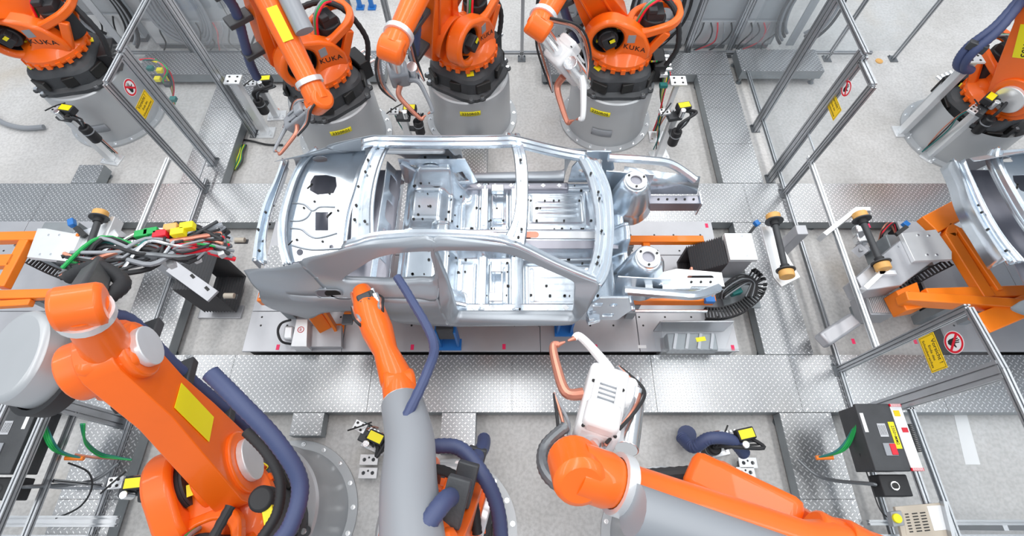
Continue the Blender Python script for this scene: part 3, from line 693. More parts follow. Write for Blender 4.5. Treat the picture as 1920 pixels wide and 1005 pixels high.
    for u, v, z in [(685, 322, 2.09), (672, 350, 2.09), (668, 385, 2.09), (665, 412, 2.09), (684, 415, 2.09), (690, 300, 2.09), (1108, 325, 1.75), (1122, 360, 1.75), (1124, 372, 1.75), (1128, 433, 1.75), (1122, 482, 1.75), (1120, 493, 1.72), (976, 300, 2.08), (975, 340, 2.08), (978, 430, 2.08), (972, 445, 2.08), (590, 378, 1.626), (618, 363, 1.626), (605, 453, 1.626), (570, 390, 1.626), (557, 450, 1.626), (634, 395, 1.626), (512, 385, 1.53), (505, 420, 1.5), (497, 450, 1.5), (486, 470, 1.56), (484, 430, 1.56), (498, 398, 1.56)]:
        p = P(u, v, z); m.cyl(p - V((0, 0, .01)), p + V((0, 0, .008)), .011, n=10)
    for k in range(26):
        u = 540 + (k * 37) % 110; v = 300 + (k * 53) % 160; p = P(u, v, 1.626)
        if abs(p.y - YC) < .55: m.cyl(p - V((0, 0, .008)), p + V((0, 0, .001)), .006 + .003 * (k % 3), n=8)
    m.build('location_studs', 'ink', root, kind='stuff')
    # fuel filler
    p = side(618, 547); c = flank(p[0], p[1], -1)
    nrm = V((0, -.97, .25)); ux = V((1, 0, 0)); uy = nrm.cross(ux) * -1
    uy = V((0, .25, .97)).normalized()
    fn = lambda a, b, h: c + ux * a + uy * b + nrm.normalized() * (h + .014) + V((0, .0, 0))
    MB().plate(rrect(-.115, .115, -.058, .058, .05), [rrect(-.10, .10, -.046, .046, .04)], th=.006, fn=fn).build('fuel_flap_recess', 'body_panel', root, bevel=.002)
    MB().plate(rrect(-.10, .10, -.046, .046, .04), th=.001, fn=fn).build('fuel_pocket', 'zinc_dark', root)
    MB().plate(rrect(-.035, .098, -.042, .042, .04), th=.003, fn=fn).build('filler_opening', 'ink', root)
    # front structure
    for s, (tc, br) in ((-1, ((1216, 482), 1)), (1, ((1193, 338), 1))):
        c = P(tc[0], tc[1], 1.58)
        m = MB(); m.plate(circ(c.x, c.y, .105, 28), [circ(c.x, c.y, .055, 24)], th=.02, fn=lambda x, y, h: V((x, y, 1.57 + h))); tw = m.build('strut_ring', 'white_metal', root, bevel=.004)
        MB().cyl((c.x, c.y, 1.50), (c.x, c.y, 1.565), .06, n=20).build('strut_opening', 'zinc_dark', root)
        m = MB(); n = 24; rows = []
        for k, (rr_, zz) in enumerate(((.10, 1.57), (.115, 1.56), (.125, 1.50), (.15, 1.40), (.17, 1.25), (.2, 1.12))):
            rows.append([V((c.x + rr_ * (1 + .25 * (abs(math.cos(2 * PI * i / n)) ** 3) * (k > 1)) * math.cos(2 * PI * i / n), c.y + rr_ * 1.1 * math.sin(2 * PI * i / n) - s * .0, zz)) for i in range(n + 1)])
        m.grid(rows); m.build('strut_tower', 'zinc', root, solid=.004, sharp=50)
        for k in range(3):
            a = 2.1 * k + .4; MB().cyl((c.x + .082 * math.cos(a), c.y + .082 * math.sin(a), 1.59), (c.x + .082 * math.cos(a), c.y + .082 * math.sin(a), 1.60), .011, n=10).build('strut_bolt_hole', 'ink', root)
        yo = YC + s * .68; yi = YC + s * .47
        # upper fender rail
        m = MB(); m.tube([(.95, YC + s * .72, 1.58), (1.35, YC + s * .73, 1.53), (1.6, YC + s * .72, 1.48), (1.85, YC + s * .60, 1.38)], .042, 8, sm=5); m.build('fender_rail', 'zinc', root, sharp=20)
        m = MB(); fn = lambda a, b, h, s=s: V((a, YC + s * (.58 - h), b))
        m.plate([(.92, 1.1), (1.42, 1.1), (1.40, 1.5), (.92, 1.56)], [circ(1.22, 1.3, .04, 12), circ(1.33, 1.42, .025, 10)], th=.01, fn=fn); m.build('inner_fender', 'zinc', root, bevel=.002)
        # longitudinal rail
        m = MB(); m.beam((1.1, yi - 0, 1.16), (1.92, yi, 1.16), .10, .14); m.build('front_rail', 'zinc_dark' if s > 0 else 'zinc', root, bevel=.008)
        MB().box((1.925, yi, 1.16), (.015, .16, .2)).build('crash_box_flange', 'zinc', root, bevel=.003)
        m = MB(); m.faces([V((1.12, yi + s * .06, 1.24)), V((1.9, yi + s * .06, 1.24)), V((1.9, yo - s * .05, 1.40)), V((1.45, yo - s * .03, 1.46)), V((1.12, yo, 1.50))], [(0, 1, 2, 3, 4)])
        m.build('wheel_arch_shelf', 'zinc', root, solid=.005)
        for u in range(5):
            xx = 1.5 + .09 * u; MB().cyl((xx, yi, 1.23), (xx, yi, 1.238), .012, n=8).build('rail_stud', 'ink', root)
    m = MB(); c1 = P(1230, 527, 1.42); m.plate([(1.18, YC - .70), (1.50, YC - .72), (1.62, YC - .58), (1.90, YC - .60), (1.90, YC - .46), (1.5, YC - .42), (1.2, YC - .5)], [circ(1.30, YC - .60, .045, 14), rrect(1.58, 1.82, YC - .575, YC - .49, .02)], th=.008, fn=lambda x, y, h: V((x, y, 1.40 + h)))
    m.build('front_bracket_plate', 'white_metal', root, bevel=.002)
    # hinge pillar bracketry at the near A-pillar foot
    m = MB()
    for u, v, z, dx, dy in ((1098, 556, 1.45, .06, .1), (1108, 570, 1.35, .05, .08), (1112, 600, 1.15, .12, .06), (1105, 590, 1.25, .05, .12)):
        m.box(P(u, v, z), (dx, dy, .05), rz=.3)
    m.build('hinge_bracket', 'zinc', root, bevel=.006)
car = thing('car_shell', 'bare metal two-door car body shell without roof skin, at the centre on the conveyor', 'car body', (0, YC, 0))
body(car)
#==ROBOTS==
def pedestal(label, c, text_=None, ta=-90, top=.78, r=.56, plate=True, lab_z=.62):
    c = V((c[0], c[1], 0)); t = thing('robot_pedestal', label, 'pedestal', c)
    MB().lathe([(r - .05, 0), (r + .09, 0), (r + .09, .03), (r, .032)], c, n=64).build('base_flange', 'ped_grey', t, sharp=30)
    MB().lathe([(r + .005, .03), (r, .05), (r - .008, .30), (r - .012, .60), (r - .015, top - .07), (r - .03, top - .015), (r - .05, top), (0, top)], c, n=64).build('drum', 'ped_grey', t, sharp=30)
    for k in range(18):
        a = 2 * PI * k / 18 + .1; q = c + V(((r + .05) * math.cos(a), (r + .05) * math.sin(a), 0))
        m = MB(); m.cyl(q + V((0, 0, .03)), q + V((0, 0, .036)), .024, n=12); m.cyl(q + V((0, 0, .036)), q + V((0, 0, .055)), .014, n=6); m.build('flange_bolt', 'bright_metal', t)
    def cyl(a0, z0, rr):
        return lambda x, y, h: c + V(((rr + h) * math.cos(R(a0) + x / rr), (rr + h) * math.sin(R(a0) + x / rr), z0 + y))
    if plate: 
        f = cyl(ta + 8, .28, r - .004); MB().grid([[f(-.14 + .28 * i / 10, j * .12 - .06, .006 - 0 * j) for j in (0, 1)] for i in range(11)]).build('type_plate', 'grey_plastic', t, solid=.003, label='small grey rating plate')
    if text_:
        f = cyl(ta, lab_z, r - .010); lb = MB().grid([[f(-.135 + .27 * i / 10, j * .075 - .0375, .003) for j in (0, 1)] for i in range(11)]).build('name_label', 'yellow', t, solid=.002, label='yellow label with black lettering')
        text(text_, .062, lambda x, y, h: f(x, y, .006), lb)
    return t
def robot(label, base, az, elbow=None, wrist=None, name_label=None, lk=1.18, fk=1.15, zb=.78, dress=True, upper=True, cheek_text=True, link_w=.45, hose='hose_blue', blades=None, bend=-.3):
    B = V((base[0], base[1], zb)); az = R(az); M3 = Matrix.Rotation(az, 3, 'Z')
    Lc = lambda x, y, z: B + M3 @ V((x, y, z))
    t = thing('industrial_robot', label, 'robot', B)
    # fixed cast foot: octagonal skirt with recesses
    n = 32; prof = []
    foot = MB(); rows = []
    def rad(a): return .475 + .04 * math.cos(4 * (a - PI / 4)) 
    for i in range(n + 1):
        a = 2 * PI * i / n; q = rad(a); rows.append([Lc(r_ * math.cos(a), r_ * math.sin(a), z_) for r_, z_ in ((q + .02, 0), (q + .02, .05), (q - .03, .09), (q - .035, .24), (q - .06, .28), (.36, .32), (.34, .34), (0, .34))])
    foot.grid(rows); ft = foot.build('cast_foot', 'cast_grey', t, sharp=25)
    for k in range(8):
        a = PI / 4 * k + .22; q = rad(a) - .028
        m = MB(); c = Lc(q * math.cos(a), q * math.sin(a), .165); rot = Matrix.Rotation(az + a, 3, 'Z')
        m.box(c, (.05, .20 if k % 2 else .15, .13), M=rot); m.build('recess', 'ink', ft, bevel=.012)
    for k in range(4):
        for d in (-.14, .14):
            a = PI / 4 + PI / 2 * k + d; q = .525
            c = Lc(q * math.cos(a), q * math.sin(a), .03); mm = MB(); mm.cyl(c, c + V((0, 0, .02)), .045, n=16)
            mm.m(1).cyl(c + V((0, 0, .02)), c + V((0, 0, .045)), .024, n=12); mm.build('foot_bolt', ['cast_grey', 'bright_metal'], ft)
    for a in (-50, 40, 200):
        q = .37; c = Lc(q * math.cos(R(a)), q * math.sin(R(a)), .325); MB().box(c, (.07, .09, .006), M=Matrix.Rotation(az + R(a), 3, 'Z') @ Matrix.Rotation(.25, 3, 'Y')).build('caution_sticker', 'yellow', ft)
    # connection box at the back
    m = MB(); m.box(Lc(-.52, 0, .16), (.16, .34, .26), M=M3); m.build('connector_box', 'black', ft, bevel=.015)
    for k in range(4): MB().cyl(Lc(-.60, -.12 + .08 * k, .2), Lc(-.68, -.12 + .08 * k, .2), .025, n=12).build('connector', 'bright_metal', ft)
    # rotating column
    col = MB(); col.lathe([(0, .36), (.36, .36), (.385, .39), (.38, .45), (.33, .50), (.24, .56), (0, .58)], B, n=48)
    for k in range(20):
        a = 2 * PI * k / 20; c = Lc(.375 * math.cos(a), .375 * math.sin(a), .385); col.box(c, (.05, .055, .06), M=Matrix.Rotation(az + a, 3, 'Z'))
    co = col.build('turntable', 'orange', t, sharp=35)
    z2 = .70
    # cheek casting with the round motor opening
    f = lambda a, b, h: Lc(a, .06 + h, b)
    out = circ(.22, z2, .275, 40)[0:18] + []
    # outline: circle blended to the foot
    arc = [(.22 + .275 * math.cos(R(d)), z2 + .275 * math.sin(R(d))) for d in range(-80, 130, 10)]
    out = arc + [(-.06, .88), (-.20, .78), (-.30, .60), (-.31, .46), (-.2, .42), (.12, .42)]
    mm = MB(); mm.plate(out, [circ(.22, z2, .185, 36)], th=.20, fn=f); ck = mm.build('shoulder_casting', 'orange', t, bevel=.035, sharp=40)
    MB().lathe([(.182, -.02), (.175, -.02), (.175, .13), (.182, .13)], Lc(.22, .07, z2), M3 @ V((0, 1, 0)), n=32).build('bore', 'black', ck)
    MB().cyl(Lc(.22, .03, z2), Lc(.22, .10, z2), .178, n=32).build('bore_floor', 'cast_grey', ck)
    mt = MB(); mt.box(Lc(.22, .20, z2 + .02), (.14, .22, .15), M=M3 @ Matrix.Rotation(.5, 3, 'Y')); mt.cyl(Lc(.22, .10, z2), Lc(.22, .22, z2), .12, n=20); mt.box(Lc(.20, .24, z2 + .06), (.10, .14, .08), M=M3 @ Matrix.Rotation(.5, 3, 'Y'))
    mo = mt.build('shoulder_motor', 'rubber', t, bevel=.012)
    MB().box(Lc(.19, .315, z2 + .06), (.06, .005, .04), M=M3 @ Matrix.Rotation(.5, 3, 'Y')).build('motor_sticker', 'yellow', mo)
    for d in (30, 140, 250, 320): MB().cyl(Lc(.22 + .14 * math.cos(R(d)), .10, z2 + .14 * math.sin(R(d))), Lc(.22 + .14 * math.cos(R(d)), .125, z2 + .14 * math.sin(R(d))), .015, n=8).build('motor_screw', 'yellow', mo)
    MB().box(Lc(-.04, .262, z2 + .05), (.09, .004, .10), M=M3).build('inspection_cover', 'grey_plastic', ck)
    if cheek_text: text('KUKA', .095, lambda x, y, h: Lc(-x - .10, .2625, .625 + y * .9 - x * .25), ck, spacing=1.15)
    # body block and rear loop round the base motor
    bk = MB(); bk.plate([(-.30, .10), (.30, .10), (.33, -.02), (.25, -.10), (-.1, -.2), (-.25, -.1)], th=.34, fn=lambda a, b, h: Lc(a, b, .42 + h)); bk.build('column_body', 'orange', t, bevel=.04)
    lp = lambda a, b, h: Lc(a, b - .02, .72 + h + (-.2 - a) * .35)
    mm = MB(); mm.plate(rrect(-.62, -.02, -.27, .25, .2, 8), [rrect(-.55, -.10, -.20, .17, .16, 8)], th=.10, fn=lp); mm.build('rear_loop', 'orange', t, bevel=.02)
    for yy in (-.22, .20): MB().beam(Lc(-.45, yy, .80), Lc(-.26, yy * .9, .45), .07, .10).build('loop_strut', 'orange', t, bevel=.015)
    mt = MB(); mt.cyl(Lc(-.31, -.02, .5), Lc(-.31, -.02, .86), .145, n=24); mt.box(Lc(-.31, -.02, .90), (.19, .22, .10), M=M3); mt.box(Lc(-.26, .05, .97), (.10, .10, .06), M=M3)
    mt.build('base_motor', 'rubber', t, bevel=.012)
    for k, (c_, dy) in enumerate((('green', 0), ('red', .03), ('grey_plastic', -.03))):
        MB().tube([Lc(-.12, .02 + dy, .78), Lc(-.2, .0 + dy, .98), Lc(-.36, -.06 + dy, 1.05), Lc(-.5, -.12 + dy, .98)], .014, 8).build('cable', c_, t)
    m = MB(); m.tube([Lc(-.58, .14, .26), Lc(-.66, .12, .55), Lc(-.55, 0, .9), Lc(-.35, -.14, 1.02), Lc(-.1, -.3, .95)], .035, 10, ribs=.12, sm=10); m.build('conduit', 'rubber', t)
    A2 = Lc(.22, -.20, z2)
    # link arm
    def solve(px, A, L):
        d = ray(*px); o = V((0, 0, CH)) - A; dn = d.normalized(); b_ = o.dot(dn); c_ = o.dot(o) - L * L; D = b_ * b_ - c_
        s = -b_ - math.sqrt(D) if D > 0 else -b_
        return V((0, 0, CH)) + dn * s
    E_ = elbow if isinstance(elbow, V) else solve(elbow, A2, lk)
    ax = (E_ - A2).normalized(); side_ = M3 @ V((0, 1, 0)); side_ = (side_ - ax * side_.dot(ax)).normalized(); fw = side_.cross(ax)
    Ln = (E_ - A2).length
    fl = lambda a, b, h: A2 + ax * a + fw * b + side_ * (h - .11)
    w0, w1 = link_w / 2 * 1.15, link_w / 2 * .82
    outl = [(w0 * math.cos(R(d)) , w0 * math.sin(R(d))) for d in range(100, 261, 16)] + [(Ln * .35, -w0 * .78), (Ln * .65, -w1 * .86)] + [(Ln + w1 * math.cos(R(d)), w1 * math.sin(R(d))) for d in range(-80, 81, 16)] + [(Ln * .65, w1 * .92), (Ln * .35, w0 * .84)]
    mm = MB(); mm.plate(outl, th=.20, fn=fl); la = mm.build('link_arm', 'orange', t, bevel=.045, sharp=45)
    MB().cyl(A2 - side_ * .14, A2 + side_ * .16, w0 * .8, n=28).build('shoulder_hub', 'orange', t, bevel=.012)
    mm = MB(); mm.cyl(E_ - side_ * .16, E_ + side_ * .22, w1 * .85, n=28); mm.build('elbow_hub', 'orange', t, bevel=.015)
    MB().cyl(E_ - side_ * .21, E_ - side_ * .16, w1 * .6, n=24).build('hub_cover', 'white_metal', t, bevel=.006)
    MB().cyl(A2 - side_ * .19, A2 - side_ * .14, w0 * .55, n=24).build('hub_cover', 'white_metal', t, bevel=.006)
    # stiffening ribs on the arm
    for s_ in (-1, 1):
        MB().beam(fl(.15, s_ * w0 * .45, .205), fl(Ln - .12, s_ * w1 * .5, .205), .03, .03, up=side_).build('arm_rib', 'orange', la, bevel=.01)
    if name_label:
        lw = lambda x, y, h: fl(Ln * .5 + x, y, .226 + h * 0) if name_label[1] > 0 else fl(Ln * .5 - x, y, -.012)
        h_ = 1 if name_label[1] > 0 else -1
        MB().box(fl(Ln * .5, 0, .22 if h_ > 0 else -.006), (1, 1, 1), M=Matrix([ax * .38, fw * .22, side_ * .004]).transposed()).build('name_label', 'yellow', la)
        if name_label[0]: text(name_label[0], .10, (lambda x, y, h: fl(Ln * .5 + x, y * 1, .224)) if h_ > 0 else (lambda x, y, h: fl(Ln * .5 - x, y, -.010)), la)
    # hose along the arm
    if dress:
        pts = [fl(-.25, w0 * 1.7, .10), fl(-.02, w0 * 1.65, .08), fl(Ln * .3, w0 * 1.45, .10), fl(Ln * .65, w1 * 1.7, .10), fl(Ln, w1 * 1.9, .14), fl(Ln * 1.12, w1 * 1.2, .2)]
        MB().tube(pts, .052, 12, sm=14, ribs=.07).build('dress_hose', hose, t)
        for q in (.12, .55, .88):
            MB().beam(fl(Ln * q, w0 * .75, .10), fl(Ln * q, w0 * 1.75, .10), .07, .13, up=side_).build('hose_clamp', 'cast_grey', t, bevel=.01)
    if not wrist: return t
    Wp = wrist if isinstance(wrist, V) else solve(wrist, E_, fk)
    d2 = (Wp - E_).normalized(); L2 = (Wp - E_).length; up2 = side_; nb = d2.cross(up2).normalized(); up2 = nb.cross(d2)
    fo = MB(); Mx = Matrix([d2, up2, nb]).transposed()
    fo.box(E_ - d2 * .05, (.42, .30, .30), M=Mx); fo.build('elbow_housing', 'orange', t, bevel=.05)
    for k, (a_, b_) in enumerate(((.07, .07), (-.08, .05), (0, -.09))):
        o_ = E_ - d2 * .26 + up2 * a_ + nb * b_; mm = MB(); mm.cyl(o_, o_ - d2 * .2, .055, n=16); mm.box(o_ - d2 * .17, (.10, .10, .10), M=Mx); mm.build('wrist_motor', 'rubber', t, bevel=.008)
    fo = MB(); q = [(.0, .17), (.12, .16), (.2, .125), (.6, .11), (.86, .10), (.9, .12), (1.0, .12)]
    fo.lathe([(0, 0)] + [(r_, a * L2) for a, r_ in q] + [(0, L2)], E_, d2, n=28); fo.build('forearm', 'orange', t, sharp=30)
    MB().lathe([(.112, .0), (.135, .0), (.135, .05), (.112, .05)], E_ + d2 * L2 * .84, d2, n=24).build('wrist_collar', 'white_metal', t)
    mm = MB(); mm.cyl(Wp - up2 * .11, Wp + up2 * .11, .115, n=24); mm.build('wrist_joint', 'orange', t, bevel=.03)
    return t, E_, Wp, d2, up2, nb
def gun(parent, Wp, bc, tip, m='white', s=1.0, arm='copper'):
    """welding gun: transformer body, two curved arms with electrodes, servo cylinder, hoses"""
    bc, tip = V(bc), V(tip); ax = bc - Wp; L = max(ax.length, .05); ax.normalize(); u, w, _ = frame(ax)
    if abs(w.z) > abs(u.z): u, w = w, -u
    Mx = Matrix([ax, w, u]).transposed()
    g = MB(); g.box(bc, (.44 * s, .22 * s, .18 * s), M=Mx); g.box(bc - ax * .14 * s + u * .1 * s, (.16 * s, .18 * s, .10 * s), M=Mx); g.box(bc + ax * .12 * s + w * .06 * s, (.22 * s, .22 * s, .12 * s), M=Mx); G = g.build('welding_gun', m, parent, bevel=.03 * s)
    c = MB(); c.cyl(Wp, Wp + ax * (L - .1 * s), .075, .06, n=18); c.build('tool_flange', 'bright_metal', G)
    c = MB(); c.cyl(bc + w * .16 * s - ax * .2 * s, bc + w * .16 * s + ax * .16 * s, .06 * s, n=20); c.cyl(bc + w * .16 * s + ax * .16 * s, bc + w * .16 * s + ax * .26 * s, .03 * s, n=12); c.build('servo_cylinder', 'bright_metal', G, bevel=.006)
    d = tip - bc; D = d.length; d.normalize(); p = (w - d * w.dot(d)).normalized()
    for sg in (-1, 1):
        pts = [bc + p * sg * .06 * s + d * .1 * s, bc + d * D * .35 + p * sg * .14 * s, bc + d * D * .72 + p * sg * .12 * s, tip + p * sg * .085 * s, tip + p * sg * .05 * s]
        a = MB(); a.tube(pts, lambda t: .034 * s * (1 - .45 * t), 10, sm=6); a.build('gun_arm', m if sg > 0 else arm, G)
        e = MB(); e.cyl(tip + p * sg * .055 * s, tip + p * sg * .012, .016 * s, .008, n=12); e.build('electrode', 'copper', G)
        for k in range(3):
            MB().tube([Wp + p * sg * .09 + u * .03 * k, Wp + ax * L * .45 + p * sg * (.17 + .03 * k) * s + u * .08, bc + p * sg * (.2 + .03 * k) * s, bc + d * D * .4 + p * sg * .2 * s], .012, 8).build('gun_hose', ('grey_plastic', 'copper', 'rubber')[k], G)
    for k in range(6):
        a_ = bc + u * .092 * s + ax * (-.18 + .12 * (k % 3)) * s * 1.2 + w * (.08 if k // 3 else -.08) * s; MB().cyl(a_, a_ + u * .008, .009 * s, n=8).build('cover_screw', 'ink', G)
    for k in range(5): MB().box(bc + u * .092 * s + ax * (-.05 + .03 * k) * s, (.008 * s, .10 * s, .008 * s), M=Mx).build('vent_slot', 'grey_plastic', G)
    for k in (-1, 1): MB().box(bc + u * .105 * s + w * .06 * k * s, (.2 * s, .03 * s, .02 * s), M=Mx).build('cover_rib', m, G, bevel=.004)
    return G
peds = [('R05', (1.35, 5.27), '2350R05', -103), ('R03', (-.58, 5.29), '2350R03', -88), ('R01', (-2.36, 4.95), '2350R01', -77)]
pedestal('silver robot pedestal marked 2350R05, right of the three behind the car', peds[0][1], '2350R05', -112)
pedestal('silver robot pedestal marked 2350R03, middle of the three behind the car', peds[1][1], '2350R03', -86, plate=False)
pedestal('silver robot pedestal marked 2350R01, left of the three behind the car', peds[2][1], '2350R01', -70, plate=False)
pedestal('silver robot pedestal behind the left fence sign, at upper left', (-5.75, 5.35))
FR = P(1838, 205, .5); FR = (FR.x, FR.y)
pedestal('low silver robot pedestal behind the steel stands at far right', FR, plate=False, top=.34, r=.6)
pedestal('big silver robot pedestal at lower left, under the yellow-labelled arm', (-2.2, .09), plate=False, r=.6)
pedestal('silver robot pedestal at the bottom centre, under the blue hose', (-.6, -.05), plate=False)
pedestal('silver robot pedestal at the bottom right of centre, under the grey-covered forearm', (1.5, -.12), plate=False)
robot('orange robot at upper left, arm reaching out of the frame', (-5.75, 5.35), 192, (-150, 30))
r = robot('orange robot on pedestal 2350R01 with yellow label on its raised arm', peds[2][1], 222, (468, -70), (598, 190), ('2350R01', 1), fk=1.35)
gun(r[0], r[2], P(560, 222, 1.65), P(520, 285, 1.5), 'grey_plastic', .7)
cn = (V((0, 0, CH)) - r[1]).normalized(); cn = (cn - r[3] * cn.dot(r[3])).normalized(); MB().box(r[1] + r[3] * .62 + cn * .118, (.32, .10, .012), M=Matrix([r[3], cn.cross(r[3]), cn]).transposed()).build('name_label', 'yellow', r[0])
q_ = [r[1] + r[3] * a + V((.16, .06, .12)) for a in (0, .3, .6, .8)]; MB().tube(q_, .09, 14, sm=6).build('grey_sleeve', 'grey_plastic', r[0])
r = robot('orange robot on pedestal 2350R03, its wide arm rising past the top edge', peds[1][1], 240, (820, -90), (735, 92), fk=1.2, link_w=.56)
gun(r[0], r[2], P(748, 140, 1.8), P(800, 215, 1.45), 'grey_plastic', .9)
r = robot('orange robot on pedestal 2350R05 holding a white welding gun', peds[0][1], 180, (1075, -70), (1010, 50), fk=.9)
gun(r[0], r[2], P(1062, 118, 1.7), P(1078, 225, 1.35), 'white', 1.25)
rfar = robot('orange robot at far right with yellow label 1400R03 and blue hose on its arm', FR, -66, (1975, -50), None, ('1400R03', -1), link_w=.52, lk=1.35, zb=.34)
r = robot('large orange robot at lower left with yellow label, holding a cable-covered gripper', (-2.2, .09), 112, (215, 672), (150, 575), ('', -1), lk=1.22, fk=.55, link_w=.50)
RL = r
# grey drum housing and gripper frame of the lower left robot
D0 = P(112, 640, 2.35); D1 = P(40, 690, 2.5)
mb = MB(); mb.cyl(P(118, 680, 2.35), P(20, 665, 2.6), .30, .27, n=40); mb.build('tool_drum', 'ped_grey', r[0], bevel=.03)
mb = MB(); mb.lathe([(.30, 0), (.335, 0), (.335, .10), (.30, .10)], P(118, 680, 2.35), P(20, 665, 2.6) - P(118, 680, 2.35), n=40); mb.build('drum_ring', 'rubber', r[0])
g0, g1 = P(120, 512, 2.2), P(425, 452, 1.9)
ga = (g1 - g0).normalized(); gu = V((-ga.y, ga.x, 0))
mb = MB(); mb.beam(g0, g1, .10, .10); G = mb.build('gripper_frame', 'alu_dark', r[0], bevel=.01, label='dark gripper bar wrapped in cables')
rr = random.Random(5)
cl = ['rubber', 'grey_plastic', 'teal', 'rubber', 'alu_dark', 'red', 'grey_plastic', 'bright_metal', 'rubber', 'green', 'cast_grey', 'copper', 'grey_plastic']
for k in range(34):
    o0 = gu * rr.uniform(-.12, .14) + V((0, 0, rr.uniform(-.04, .12))); L_ = (g1 - g0).length
    pts = [g0 + o0 + ga * L_ * rr.uniform(0, .15)] + [g0 + ga * L_ * q + gu * rr.uniform(-.2, .18) + V((0, 0, rr.uniform(0, .15))) for q in (.3, .55, .75)] + [g1 + gu * rr.uniform(-.15, .2) + V((0, 0, rr.uniform(-.1, .1)))]
    MB().tube(pts, rr.choice((.010, .014, .02)), 8, sm=5).build('gripper_cable', cl[k % len(cl)] if k > 3 else 'rubber', G)
for k, (u, v, c_) in enumerate(((285, 436, 'green'), (302, 440, 'red'), (335, 436, 'yellow'), (352, 425, 'yellow'), (268, 440, 'green'), (322, 428, 'tan'))):
    p = P(u, v, 2.15); MB().box(p, (.10, .06, .06), rz=.2).build('valve_block', c_, G, bevel=.006)
for q in (.62, .78, .95):
    m = MB(); c_ = g0 + ga * (g1 - g0).length * q; m.beam(c_ - gu * .15, c_ + gu * .22, .05, .06); m.beam(c_ + gu * .2, c_ + gu * .2 - V((0, 0, .25)), .05, .05); m.build('clamp_arm', 'white_metal', G, bevel=.006)
MB().tube([P(150, 640, 2.6), P(190, 570, 2.6), P(230, 530, 2.5), P(180, 500, 2.35), P(130, 520, 2.25)], .05, 12, ribs=.1, sm=12).build('conduit', 'rubber', r[0])
MB().beam(r[2], (g0 * .8 + g1 * .2), .14, .14).build('tool_adapter', 'cast_grey', r[0], bevel=.02)
r = robot('orange robot at bottom centre reaching up to the car with a thick grey sleeve', (-.6, -.05), 75, P(810, 1075, 2.45), P(748, 722, 1.85), lk=1.0, fk=1.5, hose='hose_blue')
MB().tube([r[1] + V((-.05, .0, .2)), r[1] + r[3] * .45 + V((-.02, 0, .17)), r[1] + r[3] * .8 + V((0.03, 0, .15)), r[1] + r[3] * ((r[2] - r[1]).length - .22) + V((0.02, .0, .12))], lambda t: .17 - .03 * t, 16, sm=8).build('grey_sleeve', 'grey_plastic', r[0])
mb = MB(); e2 = P(700, 600, 1.75); ax = (e2 - r[2]).normalized(); mb.lathe([(0, 0), (.10, 0), (.12, .05), (.09, .3), (.12, .5), (.12, .75), (.07, .95), (0, 1.0)], r[2], ax, n=24); mb.build('wrist_extension', 'orange', r[0], sharp=30)
gun(r[0], r[2] + ax * .6, P(690, 575, 1.78), P(668, 545, 1.72), 'cast_grey', .5)
MB().tube([P(745, 815, 2.3), P(800, 700, 2.25), P(812, 640, 2.1), P(770, 560, 2.0), P(745, 520, 1.95)], .035, 10, ribs=.08, sm=12).build('dress_hose', 'hose_blue', r[0])
MB().tube([P(800, 838, 2.0), P(860, 840, 2.0), P(905, 890, 2.0), P(932, 950, 1.9), P(940, 1020, 1.8)], .05, 12, ribs=.08, sm=14).build('dress_hose', 'hose_blue', r[0])
MB().tube([P(770, 885, 1.75), P(830, 882, 1.8), P(880, 920, 1.8), P(895, 1000, 1.7)], .035, 12, ribs=.08, sm=12).build('conduit', 'rubber', r[0])
r = robot('orange robot at bottom right of centre with a grey-covered forearm and white welding gun', (1.5, -.12), 60, (1600, 1060), (1080, 880), lk=1.15, fk=1.5, dress=False)
MB().tube([r[1] + r[3] * q_ * (r[2] - r[1]).length + V((-.03, -.09, .14)) for q_ in (0, .3, .6, .82)], .105, 16, sm=8).build('grey_sleeve', 'grey_plastic', r[0])
gun(r[0], P(1110, 850, 1.95), P(1128, 762, 1.8), P(1062, 640, 1.75), 'white', 1.35)
MB().beam(r[2], P(1110, 850, 1.95), .13, .13).build('tool_adapter', 'orange', r[0], bevel=.02)
MB().tube([P(1150, 905, 2.1), P(1080, 925, 2.1), P(1025, 890, 2.1), P(1020, 840, 2.0), P(1060, 800, 1.95)], .04, 10, ribs=.1, sm=12).build('conduit', 'alu_dark', r[0])

MB().beam(P(1290, 880, 2.0), P(1500, 985, 2.25), .26, .2).build('forearm_casing', 'orange', r[0], bevel=.06)
MB().tube([P(1215, 890, 1.9), P(1290, 885, 2.0), P(1340, 880, 2.1), P(1400, 900, 2.1)], .04, 10, ribs=.1, sm=10).build('conduit', 'rubber', r[0])

MB().tube([P(395, 700, 2.35), P(450, 755, 2.3), P(520, 830, 2.15), P(562, 905, 2.0), P(545, 985, 1.95), P(500, 1040, 1.95)], .055, 14, ribs=.06, sm=16).build('dress_hose', 'hose_blue', RL[0])
MB().tube([P(462, 810, 1.9), P(500, 850, 1.9), P(525, 900, 1.85), P(520, 960, 1.8), P(490, 1010, 1.8)], .035, 12, ribs=.08, sm=14).build('conduit', 'rubber', RL[0])
p_ = P(487, 935, 1.75); MB().cyl(p_ - V((0, 0, .14)), p_, .085, n=24).build('counter_motor', 'rubber', RL[0], bevel=.02)
p_ = P(505, 965, 1.7); MB().box(p_, (.07, .13, .05), rz=.4).build('caution_sticker', 'yellow', RL[0], bevel=.004)
p_ = P(368, 915, 1.62); MB().box(p_, (.13, .08, .006), rz=.35).build('caution_sticker', 'yellow', RL[0])

